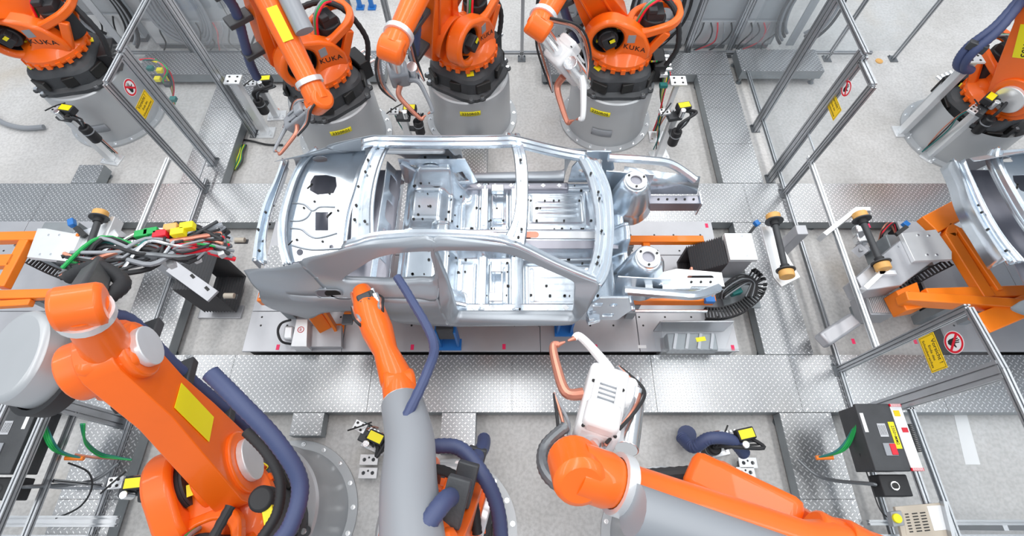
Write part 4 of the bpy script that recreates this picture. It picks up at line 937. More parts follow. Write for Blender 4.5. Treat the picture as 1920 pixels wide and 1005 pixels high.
for k in (0, 1): MB().tube([P(1935, -30 + 8 * k, 2.0), P(1870 + 6 * k, 45 + 8 * k, 1.7), P(1815 + 10 * k, 88 + 10 * k, 1.45), P(1795 + 12 * k, 120 + 4 * k, 1.25), P(1812 + 8 * k, 132, 1.15)], .05, 12, ribs=.08, sm=14).build('dress_hose', 'hose_blue', rfar)
MB().box(P(1832, 88, 1.5), (.2, .07, .1), rz=-.6).build('hose_clamp', 'cast_grey', rfar, bevel=.01)
#==MACHINES==
def hprism(pts_px, z0, z1):          # flat-topped block traced at its top height
    m = MB(); m.plate([(P(u, v, z1).x, P(u, v, z1).y) for u, v in pts_px], th=z1 - z0, fn=lambda x, y, h: V((x, y, z0 + h))); return m
# orange skid that carries the car
t = thing('car_skid', 'orange welded steel skid carrying the central car body', 'skid', (-.4, YC, .25))
yf = P(1230, 447, .75).y; yn = P(1230, 556, .75).y
MB().beam((-2.2, yf, .71), (P(1320, 447, .75).x, yf, .71), .08, .08).build('long_beam', 'frame_orange', t, bevel=.008)
MB().beam((-2.62, yn, .69), (P(1342, 556, .75).x, yn, .69), .10, .12).build('long_beam', 'frame_orange', t, bevel=.008)
for x in (-2.0, -.6, .35, P(1214, 460, .75).x): MB().beam((x, yn, .69), (x, yf, .69), .08, .07).build('cross_beam', 'frame_orange', t, bevel=.008)
for x in (-1.55, -.3, .45):
    for y, s in ((yn, -1), (yf, 1)):
        MB().beam((x, y, .72), (x, YC + s * .74, 1.02), .09, .09).build('body_support', 'frame_orange', t, bevel=.006)
        MB().box((x, YC + s * .77, 1.035), (.10, .10, .03)).build('locating_pad', 'alu_dark', t, bevel=.004)
for x in (-2.45, -1.2, .1, 1.3):
    for y in (yn, yf): MB().beam((x, y, .25), (x, y, .66), .10, .10).build('support_foot', 'edge_steel', t, bevel=.006)
MB().bb(-2.6, -2.18, yn - .02, yf - .1, .755, .765).build('end_plate', 'checker', t)
for u, v in ((452, 452), (432, 556)):
    p = P(u, v, .80); m = MB(); m.cyl(p - V((.05, 0, -.02)), p + V((.05, 0, .02)), .028, n=14); m.build('roller', 'beige', t); MB().box(p - V((0, 0, .01)), (.14, .05, .012)).build('roller_bracket', 'cast_grey', t)
m = MB(); p = P(1240, 565, .8); m.cyl((p.x - .35, p.y - .05, .66), (p.x + .5, p.y - .05, .66), .018, n=12); m.build('guide_rod', 'bright_metal', t)
for u in (1135, 1330): p = P(u, 562, .76); MB().box(p, (.10, .07, .06)).build('sensor_block', 'blue', t, bevel=.006)
# wheel-house bracket and small machine boxes on the base plate
t = thing('support_bracket', 'orange bolted bracket below the rear wheel arch of the car', 'bracket', P(620, 620, .25))
p = P(620, 618, .3); MB().box((p.x, p.y, .262), (.26, .16, .02)).build('foot_plate', 'frame_orange', t, bevel=.004)
MB().beam((p.x - .05, p.y, .27), (p.x - .12, p.y + .12, .72), .14, .08).build('web', 'frame_orange', t, bevel=.01)
MB().beam((p.x + .06, p.y, .27), (p.x + .02, p.y + .12, .72), .03, .10).build('rib', 'frame_orange', t, bevel=.004)
t = thing('drive_box', 'white sheet metal box with a small warning symbol below the car tail', 'machine box', P(580, 640, .25))
m = hprism([(556, 598), (577, 598), (575, 650), (545, 650)], .26, .42); m.build('housing', 'white_metal', t, bevel=.006)
m = hprism([(577, 610), (640, 610), (640, 650), (572, 650)], .26, .33); m.build('cover_plate', 'plate_steel', t, bevel=.004)
m = hprism([(533, 610), (550, 610), (547, 636), (530, 636)], .26, .40); m.build('motor', 'white_metal', t, bevel=.02)
for k in range(2): MB().tube([P(545, 600, .45), P(528, 606, .42), P(521, 620 + 3 * k, .4), P(528, 640, .38), P(545, 645, .3)], .012, 8).build('cable', 'rubber', t)
p = P(564, 618, .4215); MB().plate(circ(p.x, p.y, .035, 24), [circ(p.x, p.y, .028, 24)], th=.002, fn=lambda x, y, h: V((x, y, .421 + h))).build('symbol_ring', 'red', t)
for s_ in (-.009, .004): MB().box((p.x + s_, p.y, .422), (.005, .032, .002)).build('symbol_stroke', 'red', t)
for i, (u0, u1, v0, v1, lab) in enumerate(((822, 865, 606, 656, 'bright blue clamp stand below the door sill of the car, larger'), (1040, 1075, 606, 630, 'small bright blue clamp stand below the front of the door sill'))):
    a = P(u0, v1, .25); b = P(u1, v1, .25); t = thing('clamp_stand', lab, 'clamp', ((a.x + b.x) / 2, a.y, .25))
    MB().bb(a.x, b.x, a.y - .01, a.y + .12, .25, .27).build('foot_plate', 'blue', t, bevel=.003)
    for x in (a.x + .03, b.x - .03): MB().bb(x - .012, x + .012, a.y + .02, a.y + .12, .27, .72).build('side_plate', 'blue', t, bevel=.003)
    MB().bb(a.x + .04, b.x - .04, a.y + .03, a.y + .10, .5, .78).build('clamp_head', 'cast_grey', t, bevel=.008)
# clear guard box at the front right of the base plate
t = thing('guard_box', 'clear plastic guard box with yellow sticker in front of the energy chain', 'guard', P(1305, 640, .25))
for pts in ([(1242, 600), (1378, 600), (1360, 655), (1245, 655)],):
    hprism(pts, .52, .53).build('clear_lid', 'clear_panel', t)
a, b = P(1245, 655, .53), P(1375, 602, .53)
MB().bb(a.x, b.x, a.y, a.y + .01, .26, .52).build('clear_side', 'clear_panel', t); MB().bb(a.x, a.x + .01, a.y, b.y, .26, .52).build('clear_side', 'clear_panel', t)
MB().bb(a.x, b.x, b.y - .015, b.y, .26, .54).build('back_frame', 'alu', t, bevel=.003)
MB().bb(a.x + .1, b.x - .15, a.y + .04, b.y - .08, .26, .38).build('inner_unit', 'edge_steel', t, bevel=.01)
p = P(1314, 636, .535); MB().box(p, (.10, .045, .004), rz=.15).build('caution_sticker', 'yellow', t)
for k in range(4): MB().beam((a.x + .15 + .13 * k, a.y + .05, .39), (a.x + .2 + .13 * k, b.y - .09, .39), .03, .02).build('inner_rib', 'plate_steel', t)
# ---------------- lifting units with rollers
def roller(t, p0, p1, r=.032, wr=.085):
    p0, p1 = V(p0), V(p1); d = (p1 - p0).normalized()
    MB().cyl(p0, p1, r, n=18).build('shaft', 'cast_grey', t)
    for p, s in ((p0, 1), (p1, -1)):
        MB().cyl(p - d * .035, p + d * .035, wr * .86, n=32).build('roller_wheel', 'tan', t, bevel=.006)
        MB().cyl(p + d * s * .04, p + d * s * .052, wr * 1.08, n=32).build('wheel_flange', 'cast_grey', t)
        MB().cyl(p + d * s * .052, p + d * s * .10, .045, n=20).build('hub', 'rubber', t)
def bellows(t, x0, x1, y0, y1, z0, z1, n=14, axis='z'):
    m = MB(); rows = []
    for i in range(2 * n + 1):
        z = z0 + (z1 - z0) * i / (2 * n); o = 0 if i % 2 else .022
        rows.append([V((x, y, z)) for x, y in ((x0 + o, y0 + o), (x1 - o, y0 + o), (x1 - o, y1 - o), (x0 + o, y1 - o), (x0 + o, y0 + o))])
    m.grid(rows); m.build('bellows', 'bellows_rubber', t, sharp=10)
def chain(t, pts, w, n=26, h=.05, cd=(0, 0, 1)):
    q = smooth(pts, 12); L = [0]
    for i in range(1, len(q)): L.append(L[-1] + (q[i] - q[i - 1]).length)
    for k in range(n):
        s_ = L[-1] * (k + .5) / n; i = max(j for j in range(len(L)) if L[j] <= s_); i = min(i, len(q) - 2)
        p = q[i].lerp(q[i + 1], (s_ - L[i]) / max(L[i + 1] - L[i], 1e-6)); d = (q[i + 1] - q[i]).normalized(); a, b, _ = frame(d, cd)
        m = MB(); 
        for s2 in (-1, 1): m.box(p + a * s2 * w / 2, (.012, h, L[-1] / n * .96), M=Matrix([a, b, d]).transposed())
        for s2 in (-1, 1): m.box(p + b * s2 * h / 2, (w, .008, L[-1] / n * .4), M=Matrix([a, b, d]).transposed())
        m.build('chain_link', 'rubber', t)
def bolts(t, pts, r=.012, m='bright_metal'):
    for p in pts: MB().cyl(V(p), V(p) + V((0, 0, .008)), r, n=10).build('bolt', m, t)
# unit right of the car: bellows, white cap
t = thing('lifting_unit', 'lifting column with black bellows and a white cap, right of the car nose', 'lifting unit', P(1370, 500, .25))
zt = .95
c0 = P(1358, 437, zt); c1 = P(1422, 487, zt)
MB().bb(c0.x, c1.x, c1.y, c0.y, zt - .05, zt).build('cap', 'white_metal', t, bevel=.004); bolts(t, [P(1390, 443, zt), P(1400, 480, zt)])
MB().bb(c0.x + .02, c1.x - .02, c1.y + .02, c0.y - .02, .25, zt - .05).build('column', 'plate_steel', t, bevel=.01)
m = MB(); n = 15; A0, A1 = P(1362, 440, .93), P(1380, 492, .80); rows = []
for i in range(2 * n + 1):
    f_ = i / (2 * n); o = .02 if i % 2 else 0; x = c0.x - .01 - f_ * .30
    rows.append([V((x, y, z)) for y, z in ((c1.y - .02 + o, .30 + o), (c1.y - .02 + o, .90 - o - f_ * .22), (c0.y + .0 - o, .90 - o - f_ * .22), (c0.y - o, .30 + o), (c1.y - .02 + o, .30 + o))])
m.grid(rows); m.build('bellows', 'bellows_rubber', t, sharp=10)
MB().beam((rows[-1][0].x - .02, c1.y - .02, .28), (rows[-1][0].x - .02, c1.y - .02, .75), .02, .08).build('red_edge_strip', 'copper', t)
MB().bb(c0.x - .05, c1.x + .12, c1.y - .10, c1.y - .03, .55, .60).build('side_bracket', 'alu', t, bevel=.004)
p = P(1415, 425, .85); MB().beam(p - V((.07, .08, .05)), p, .03, .04).build('sensor_arm', 'rubber', t); MB().box(p + V((.02, .03, .02)), (.05, .06, .05), rz=.5).build('sensor_head', 'blue', t, bevel=.006)
t = thing('energy_chain', 'black energy chain curling round at the front right of the car', 'cable chain', P(1390, 570, .25))
chain(t, [P(1322, 588, .5), P(1350, 588, .5), P(1385, 578, .5), P(1415, 555, .5), P(1424, 530, .55), P(1408, 512, .6)], .12, 26, .07)
for k in range(6): MB().tube([P(1345 + 4 * k, 560, .55), P(1360, 532 + 5 * k, .62), P(1392, 515 + 4 * k, .66), P(1418 - 2 * k, 530, .6), P(1418 - 4 * k, 556, .55)], .010, 8).build('cable', ('rubber', 'black', 'alu_dark')[k % 3], t)
MB().box(P(1378, 545, .55), (.12, .10, .08), rz=.3).build('connector_block', 'teal', t, bevel=.01)
MB().box(P(1385, 545, .35), (.40, .42, .02)).build('carrier_plate', 'edge_steel', t)
m = MB(); p = P(1385, 545, .34); m.beam((p.x, p.y, .0), (p.x, p.y, .34), .15, .15); m.build('carrier_post', 'edge_steel', t)
# first roller on its own bracket
t = thing('roller_unit', 'dark shaft with two tan rollers, the one nearer the car nose', 'roller', P(1465, 460, .2))
a, b = P(1450, 408, .95), P(1475, 514, .95); roller(t, a, b)
MB().plate([(P(u, v, .80).x, P(u, v, .80).y) for u, v in ((1426, 425), (1443, 425), (1500, 520), (1465, 538), (1450, 520))], th=.03, fn=lambda x, y, h: V((x, y, .78 + h))).build('bracket_plate', 'white_metal', t, bevel=.004)
MB().beam(P(1455, 480, .2), P(1455, 480, .2) + V((0, 0, .6)), .12, .12).build('stand_column', 'plate_steel', t, bevel=.008)
def lift(label, sgn, x_of, y0=YC):
    pass
t = thing('transfer_unit', 'grey transfer unit box with two tan rollers, right of the aluminium fence beam', 'transfer unit', P(1690, 480, .25))
z1 = .92
hprism([(1690, 437), (1755, 430), (1785, 472), (1785, 486), (1715, 489)], z1 - .05, z1).build('cap', 'white_metal', t, bevel=.004)
hprism([(1606, 520), (1700, 440), (1775, 470), (1690, 535), (1620, 545)], .62, z1 - .05).build('housing', 'plate_steel', t, bevel=.01)
bolts(t, [P(1721, 441, z1), P(1741, 442, z1), P(1738, 478, z1), P(1756, 478, z1), P(1683, 463, z1 - .05)])
a, b = P(1613, 405, .95), P(1655, 500, .95); roller(t, a, b)
MB().beam(P(1602, 396, .85), P(1540, 445, .85), .05, .14).build('side_arm', 'white_metal', t, bevel=.004)
MB().beam(P(1602, 398, .85), P(1625, 398, .85), .05, .14).build('arm_end', 'white_metal', t, bevel=.004)
MB().beam(P(1650, 512, .85), P(1615, 545, .85), .05, .14).build('side_arm', 'white_metal', t, bevel=.004); MB().beam(P(1640, 516, .85), P(1672, 516, .85), .05, .14).build('arm_end', 'white_metal', t, bevel=.004)
chain(t, [P(1690, 540, .6), P(1735, 515, .62), P(1780, 492, .66)], .08, 14, .05)
MB().beam(P(1660, 500, .25), P(1660, 500, .25) + V((0, 0, .4)), .4, .4).build('stand_column', 'edge_steel', t, bevel=.01)
p = P(1700, 425, .9); MB().beam(P(1680, 440, .85), p, .04, .05).build('sensor_arm', 'rubber', t); MB().box(p + V((0, .03, 0)), (.06, .06, .05), rz=.6).build('sensor_head', 'blue', t, bevel=.006)
for k in range(4): MB().tube([P(1648 + 4 * k, 450, .4), P(1655, 428 + 4 * k, .55), P(1668 + 3 * k, 418, .5), P(1680, 440, .4)], .009, 8).build('cable', ('copper', 'rubber', 'red', 'black')[k], t)
t = thing('gear_motor', 'ribbed silver gear motor on the floor below the transfer unit at right', 'motor', P(1645, 580, .2))
a, b = P(1618, 548, .55), P(1680, 590, .55)
MB().bb(a.x, b.x, b.y, a.y, .30, .55).build('casing', 'plate_steel', t, bevel=.01)
for k in range(14):
    x = a.x + .01 + (b.x - a.x - .02) * k / 13; MB().bb(x - .004, x + .004, b.y + .01, a.y - .01, .55, .585).build('cooling_fin', 'white_metal', t)
MB().bb(a.x + .05, b.x - .05, b.y + .03, a.y - .03, .2, .3).build('foot', 'edge_steel', t)
MB().beam(P(1600, 600, .42), P(1540, 640, .42), .16, .14).build('gearbox', 'plate_steel', t, bevel=.03)
t = thing('valve_stack', 'silver valve block with fittings between the portal beam and the transfer unit', 'valve', P(1612, 440, .25))
for k in range(3): MB().box(P(1612 + 2 * k, 432 + 18 * k, .55 - .08 * k), (.13, .10, .10)).build('block', 'bright_metal' if k < 2 else 'plate_steel', t, bevel=.015)
MB().cyl(P(1612, 420, .65), P(1612, 420, .65) + V((0, .02, .1)), .025, n=12).build('fitting', 'bright_metal', t)
MB().beam(P(1612, 470, .25), P(1612, 470, .42), .12, .12).build('stand', 'plate_steel', t)
# orange skid on the right and on the left
t = thing('car_skid', 'orange welded steel skid carrying the partly hidden car body at far right', 'skid', (6.0, YC, .25))
z = .85
for u0, v0, u1, v1, w, h in ((1738, 425, 1808, 388, .22, .10), (1775, 440, 1850, 560, .12, .10), (1790, 432, 1868, 548, .06, .12), (1735, 553, 1925, 547, .12, .08), (1690, 560, 1920, 575, .10, .16), (1835, 610, 1925, 572, .20, .10), (1770, 430, 1790, 440, .16, .1)):
    MB().beam(P(u0, v0, z), P(u1, v1, z), w, h).build('beam', 'frame_orange', t, bevel=.01)
hprism([(1680, 545), (1720, 528), (1735, 575), (1700, 582)], .60, .80).build('end_bracket', 'frame_orange', t, bevel=.01)
p = P(1708, 556, .802); MB().plate(rrect(p.x - .02, p.x + .02, p.y - .06, p.y + .06, .019), th=.002, fn=lambda x, y, h: V((x, y, .8 + h))).build('slot', 'ink', t)
for u, v in ((1800, 560), (1890, 560)): MB().beam(V((P(u, v, z).x, P(u, v, z).y, .25)), V((P(u, v, z).x, P(u, v, z).y, .8)), .1, .1).build('support_foot', 'edge_steel', t)
t = thing('car_skid', 'orange frame of the skid at the left edge, below the long walkway', 'skid', (-6, YC, .25))
for u0, v0, u1, v1, w, h in ((-10, 447, 75, 445, .11, .10), (52, 450, 5, 540, .10, .09), (-10, 555, 100, 552, .10, .08), (-10, 492, 30, 490, .14, .09), (-10, 572, 60, 568, .07, .07)):
    MB().beam(P(u0, v0, z), P(u1, v1, z), w, h).build('beam', 'frame_orange', t, bevel=.01)
for u, v in ((30, 449), (60, 553)): MB().beam(V((P(u, v, z).x, P(u, v, z).y, .25)), V((P(u, v, z).x, P(u, v, z).y, .8)), .1, .1).build('support_foot', 'edge_steel', t)
t = thing('transfer_unit', 'white transfer unit box with tan roller and blue sensor, at the left', 'transfer unit', P(120, 480, .25))
hprism([(70, 428), (85, 428), (152, 440), (128, 490), (50, 482)], z1 - .06, z1).build('cap', 'white_metal', t, bevel=.004)
hprism([(128, 440), (205, 415), (222, 440), (190, 500), (120, 492)], .60, z1 - .05).build('housing', 'white_metal', t, bevel=.01)
bolts(t, [P(92, 441, z1), P(112, 441, z1), P(76, 477, z1), P(96, 477, z1), P(150, 458, z1 - .05)])
a, b = P(188, 402, .98), P(155, 500, .98); roller(t, a, b)
MB().beam(P(220, 412, .85), P(190, 485, .85), .05, .14).build('side_arm', 'white_metal', t, bevel=.004)
chain(t, [P(55, 488, .62), P(90, 505, .6), P(128, 520, .58)], .08, 12, .05)
MB().beam(P(150, 470, .25), P(150, 470, .25) + V((0, 0, .36)), .4, .35).build('stand_column', 'edge_steel', t, bevel=.01)
MB().beam(P(160, 443, .9), P(143, 427, .95), .05, .06).build('sensor_arm', 'rubber', t); MB().box(P(135, 418, .97), (.06, .09, .06), rz=.5).build('sensor_head', 'blue', t, bevel=.008); MB().box(P(147, 441, .92), (.03, .03, .03)).build('sensor_clip', 'frame_orange', t)
t = thing('lifting_unit', 'lifting column with black bellows behind the cable-covered gripper, left of the car tail', 'lifting unit', P(390, 510, .0))
a, b = P(368, 472, .70), P(420, 545, .70)
m = MB(); rows = []; n = 11
for i in range(2 * n + 1):
    f_ = i / (2 * n); o = .02 if i % 2 else 0; x = a.x - .1 + f_ * .36
    rows.append([V((x, y, z_)) for y, z_ in ((b.y + o, .1 + o), (b.y + o, .72 - o), (a.y - o, .72 - o), (a.y - o, .1 + o), (b.y + o, .1 + o))])
m.grid(rows); m.build('bellows', 'bellows_rubber', t, sharp=10)
MB().beam(P(322, 500, .72), P(400, 556, .72), .14, .03).build('side_plate', 'plate_steel', t, bevel=.003)
MB().beam(P(355, 530, 0), P(355, 530, 0) + V((0, 0, .7)), .12, .12).build('column', 'plate_steel', t)
for u, v in ((361, 518), (388, 541)): MB().box(P(u, v, .737), (.06, .03, .004), rz=-.7).build('plate_slot', 'ink', t)
MB().box(P(415, 585, .02), (.5, .16, .03)).build('floor_plate', 'plate_steel', t, bevel=.004)
# second car body at the right edge
root2 = bpy.data.objects.new('car_shell', None); COL.objects.link(root2); root2.location = (6.66, YC, 0); ORG[root2.name] = V(root2.location)
tag(root2, 'bare metal car body shell cut by the right edge of the picture', 'car body')
for ch in list(car.children):
    c = ch.copy(); COL.objects.link(c); c.parent = root2
# ---------------- electrode dressing stands
def dresser(label, base, hgt=.8, lean=0, rz=0, motor=(.2, -.1), post=True, lab=True, red=True):
    B = P(base[0], base[1], 0); t = thing('dressing_stand', label, 'machine stand', B)
    M = Matrix.Rotation(rz, 3, 'Z'); q = lambda x, y, z: B + M @ V((x, y, 0)) + V((0, 0, z))
    MB().box(q(0, 0, .01), (.26, .18, .02), M=M).build('foot_plate', 'white_metal', t, bevel=.003)
    for sx in (-.1, .1): MB().cyl(q(sx, -.05, .02), q(sx, -.05, .045), .014, n=6).build('bolt', 'bright_metal', t)
    MB().beam(q(0, 0, .02), q(0, 0, hgt - .12), .09, .09).build('post', 'white_metal', t, bevel=.008)
    MB().box(q(0, 0, hgt - .1), (.18, .12, .06), M=M).build('head_block', 'cast_grey', t, bevel=.01)
    MB().box(q(-.12, .06, hgt - .06), (.13, .10, .03), M=M).build('gauge_plate', 'white_metal', t, bevel=.004)
    for k in range(4): MB().cyl(q(-.155 + .06 * (k % 2), .035 + .05 * (k // 2), hgt - .044), q(-.155 + .06 * (k % 2), .035 + .05 * (k // 2), hgt - .040), .013, n=10).build('gauge_hole', 'ink', t)
    MB().tube([q(-.2, -.02, hgt - .02), q(-.1, .06, hgt), q(-.02, .14, hgt - .01)], .008, 8).build('probe_pin', 'black', t)
    MB().box(q(.10, .03, hgt - .0), (.17, .11, .09), M=M).build('cutter_box', 'rubber', t, bevel=.012)
    if lab: MB().box(q(.10, .03, hgt + .047), (.14, .08, .004), M=M).build('caution_sticker', 'yellow', t)
    MB().cyl(q(.05, -.06, hgt - .05), q(.05, -.06, hgt + .06), .035, n=16).build('cutter_head', 'bright_metal', t, bevel=.006)
    m1 = q(motor[0], motor[1], hgt - .38); MB().cyl(m1, m1 + V((0, 0, .24)), .065, n=24).build('drive_motor', 'black', t, bevel=.015); MB().cyl(m1 + V((0, 0, .15)), m1 + V((0, 0, .165)), .068, n=24).build('motor_band', 'grey_plastic', t)
    MB().beam(q(motor[0], motor[1], hgt - .3), q(0, 0, hgt - .3), .05, .05).build('motor_bracket', 'cast_grey', t)
    for k in range(4):
        MB().tube([q(.14 - .05 * k, .0, hgt - .02), q(.2, -.12 + .04 * k, hgt + .04 - .04 * k), q(motor[0] + .03 * k, motor[1], hgt - .02), m1 + V((0, 0, .22))], .011 if k else .018, 8).build('cable', ('rubber', 'black', 'alu_dark', 'rubber')[k], t)
    for k in range(3):
        MB().tube([q(-.05, .06, hgt - .06), q(-.14 + .05 * k, .12, hgt - .2), q(-.06, .08 + .03 * k, hgt - .5), q(-.05 + .04 * k, .10, .03)], .008, 8).build('air_line', ('teal', 'black', 'copper')[k] if red else 'black', t)
    for k in range(3): MB().cyl(q(-.02 + .04 * k, .09, hgt - .14), q(-.02 + .04 * k, .09, hgt - .08), .012, n=8).build('air_fitting', 'bright_metal', t)
    return t
dresser('electrode dressing stand with yellow sticker in front of the upper left robot pedestal', (212, 300), .92, rz=-.2, motor=(.26, -.08))
dresser('electrode dressing stand with black motor hanging to its left, between fence and robot 2350R01', (520, 218), .62, rz=.1, motor=(-.05, -.16))
dresser('electrode dressing stand between the pedestals of robots 2350R01 and 2350R03', (772, 278), .70, rz=0, motor=(.18, -.02))
dresser('electrode dressing stand with yellow sticker at the right of robot 2350R05, above the car nose', (1235, 292), .85, rz=.2, motor=(-.02, -.2))
dresser('electrode dressing stand at far right, leaning black motor, before robot 1400R03', (1742, 292), .95, rz=.7, motor=(.05, -.15))
dresser('electrode dressing stand at the bottom left beside the orange robot casting', (330, 925), .75, rz=.1, motor=(.26, .05))
dresser('electrode dressing stand behind the grey sleeve at bottom centre', (705, 830), .40, rz=-.4, motor=(.2, .05))
dresser('electrode dressing stand with blue hose at lower right, on the concrete', (1340, 840), .55, rz=.2, motor=(-.16, -.02))
t = thing('hose_segment', 'thick dark blue ribbed hose lying beside the lower right dressing stand', 'hose', P(1330, 845, .2))
MB().tube([P(1278, 820, .35), P(1300, 838, .5), P(1330, 822, .6), P(1370, 825, .55), P(1395, 850, .4)], .06, 14, ribs=.08, sm=14).build('hose', 'hose_blue', t)
MB().tube([P(1288, 815, .30), P(1288, 815, .05)], .09, 16, sm=1).build('hose_socket', 'hose_blue', t)
for i, (u, v, lab) in enumerate(((692, 862, 'small drilled steel bracket on the floor, left of the grey sleeve'), (690, 887, 'small drilled steel bracket on the floor, below its twin left of the grey sleeve'), (1402, 868, 'small drilled steel bracket on the floor at lower right, upper of two'), (1398, 886, 'small drilled steel bracket on the floor at lower right, lower of two'))):
    p = P(u, v, .1); t = thing('floor_bracket', lab, 'bracket', (p.x, p.y, 0))
    MB().plate([(a + p.x, b + p.y) for a, b in rect(-.09, .09, -.05, .05)], [circ(p.x - .045, p.y, .018, 10), circ(p.x + .045, p.y, .018, 10), circ(p.x, p.y + .02, .01, 8)], th=.02, fn=lambda x, y, h: V((x, y, .09 + h))).build('drilled_plate', 'white_metal', t, bevel=.002)
    MB().bb(p.x - .06, p.x + .06, p.y - .03, p.y + .03, 0, .09).build('block', 'cast_grey', t, bevel=.004)
# silver posts (tall stands)
def stand(label, u, v, hgt, w=.10, cap=True):
    B = P(u, v, 0); t = thing('steel_stand', label, 'stand', B)
    MB().box(B + V((0, 0, .012)), (.24, .2, .024)).build('foot_plate', 'white_metal', t, bevel=.003); MB().beam(B + V((0, 0, .02)), B + V((0, 0, hgt)), w, w).build('post', 'white_metal', t, bevel=.008)
    for sx in (-.09, .09): MB().cyl(B + V((sx, -.07, .024)), B + V((sx, -.07, .05)), .013, n=6).build('bolt', 'bright_metal', t)
    if cap:
        MB().box(B + V((0, 0, hgt + .012)), (.2, .16, .024)).build('head_plate', 'white_metal', t, bevel=.003)
        for k in range(4): MB().cyl(B + V((-.05 + .1 * (k % 2), -.04 + .08 * (k // 2), hgt + .024)), B + V((-.05 + .1 * (k % 2), -.04 + .08 * (k // 2), hgt + .028)), .014, n=10).build('plate_hole', 'ink', t)
    return t
stand('tall silver square stand before the far right robot', 1690, 248, 1.25)
stand('silver square stand at right of the upper left chequer plate walkway', 500, 250, .95)
stand('thin silver stand behind robot 2350R05 pedestal on its right', 1232, 258, 1.0, .06)
t = thing('cable_tree', 'bundle of coloured cables and couplings on the post right of robot 2350R05', 'cable', P(1240, 175, .1))
for k, c_ in enumerate(('red', 'teal', 'rubber', 'yellow', 'grey_plastic', 'copper', 'green', 'black')):
    MB().tube([P(1212 + k * 3, 115, 1.1), P(1228 + 4 * k, 118, 1.0), P(1256 - 2 * k, 135 + 2 * k, .9), P(1245 - k, 175, .7), P(1236 + k, 215, .4), P(1225 + 2 * k, 245, .05)], .011, 8).build('cable', c_, t)
for v in (118, 140, 160): MB().box(P(1244, v, .95), (.10, .06, .05)).build('coupling', 'teal' if v == 160 else 'bright_metal', t, bevel=.006)
t = thing('cable_tree', 'bundle of coloured cables behind the left fence sign, beside the pedestal', 'cable', P(310, 165, .1))
for k, c_ in enumerate(('red', 'teal', 'rubber', 'yellow', 'grey_plastic', 'pink_tag', 'green')):
    MB().tube([P(262 + k * 5, 112, .8), P(290 + 4 * k, 112 + 3 * k, .8), P(318 - 2 * k, 135 + 3 * k, .6), P(326 - k, 165, .4), P(322 + k, 195, .05)], .011, 8).build('cable', c_, t)
for u, v, c_ in ((282, 128, 'teal'), (300, 132, 'yellow'), (296, 148, 'yellow'), (325, 186, 'teal'), (315, 158, 'cast_grey')): MB().box(P(u, v, .6), (.08, .07, .05)).build('coupling', c_, t, bevel=.006)
t = thing('cable_bundle', 'yellow and green striped cable bundle on the floor beside the upper left walkway', 'cable', P(448, 290, .02))
for k in range(6): MB().tube([P(452 + 2 * k, 272, .03), P(450 + k, 285, .08), P(444 + 2 * k, 300, .06), P(438 + k, 318, .03)], .012, 8).build('cable', ('yellow', 'green', 'cast_grey')[k % 3], t)
t = thing('floor_cable', 'thin black cable lying on the concrete left of the car roof', 'cable', P(480, 262, 0)); MB().tube([P(452, 262, .01), P(470, 264, .03), P(500, 271, .02), P(530, 272, .02)], .014, 8).build('cable', 'rubber', t)
t = thing('floor_hose', 'grey hose lying on the concrete at the far left edge', 'hose', P(30, 238, 0)); MB().tube([P(-20, 215, .05), P(10, 232, .05), P(45, 240, .05), P(82, 238, .05)], .035, 10).build('hose', 'grey_plastic', t)
t = thing('floor_line', 'white painted strip on the concrete at lower right, seen through the fence', 'floor marking', P(1810, 820, 0))
MB().plate([(P(u, v, .002).x, P(u, v, .002).y) for u, v in ((1788, 775), (1812, 775), (1838, 871), (1810, 871))], th=.002, fn=lambda x, y, h: V((x, y, .001 + h))).build('strip', 'white', t)
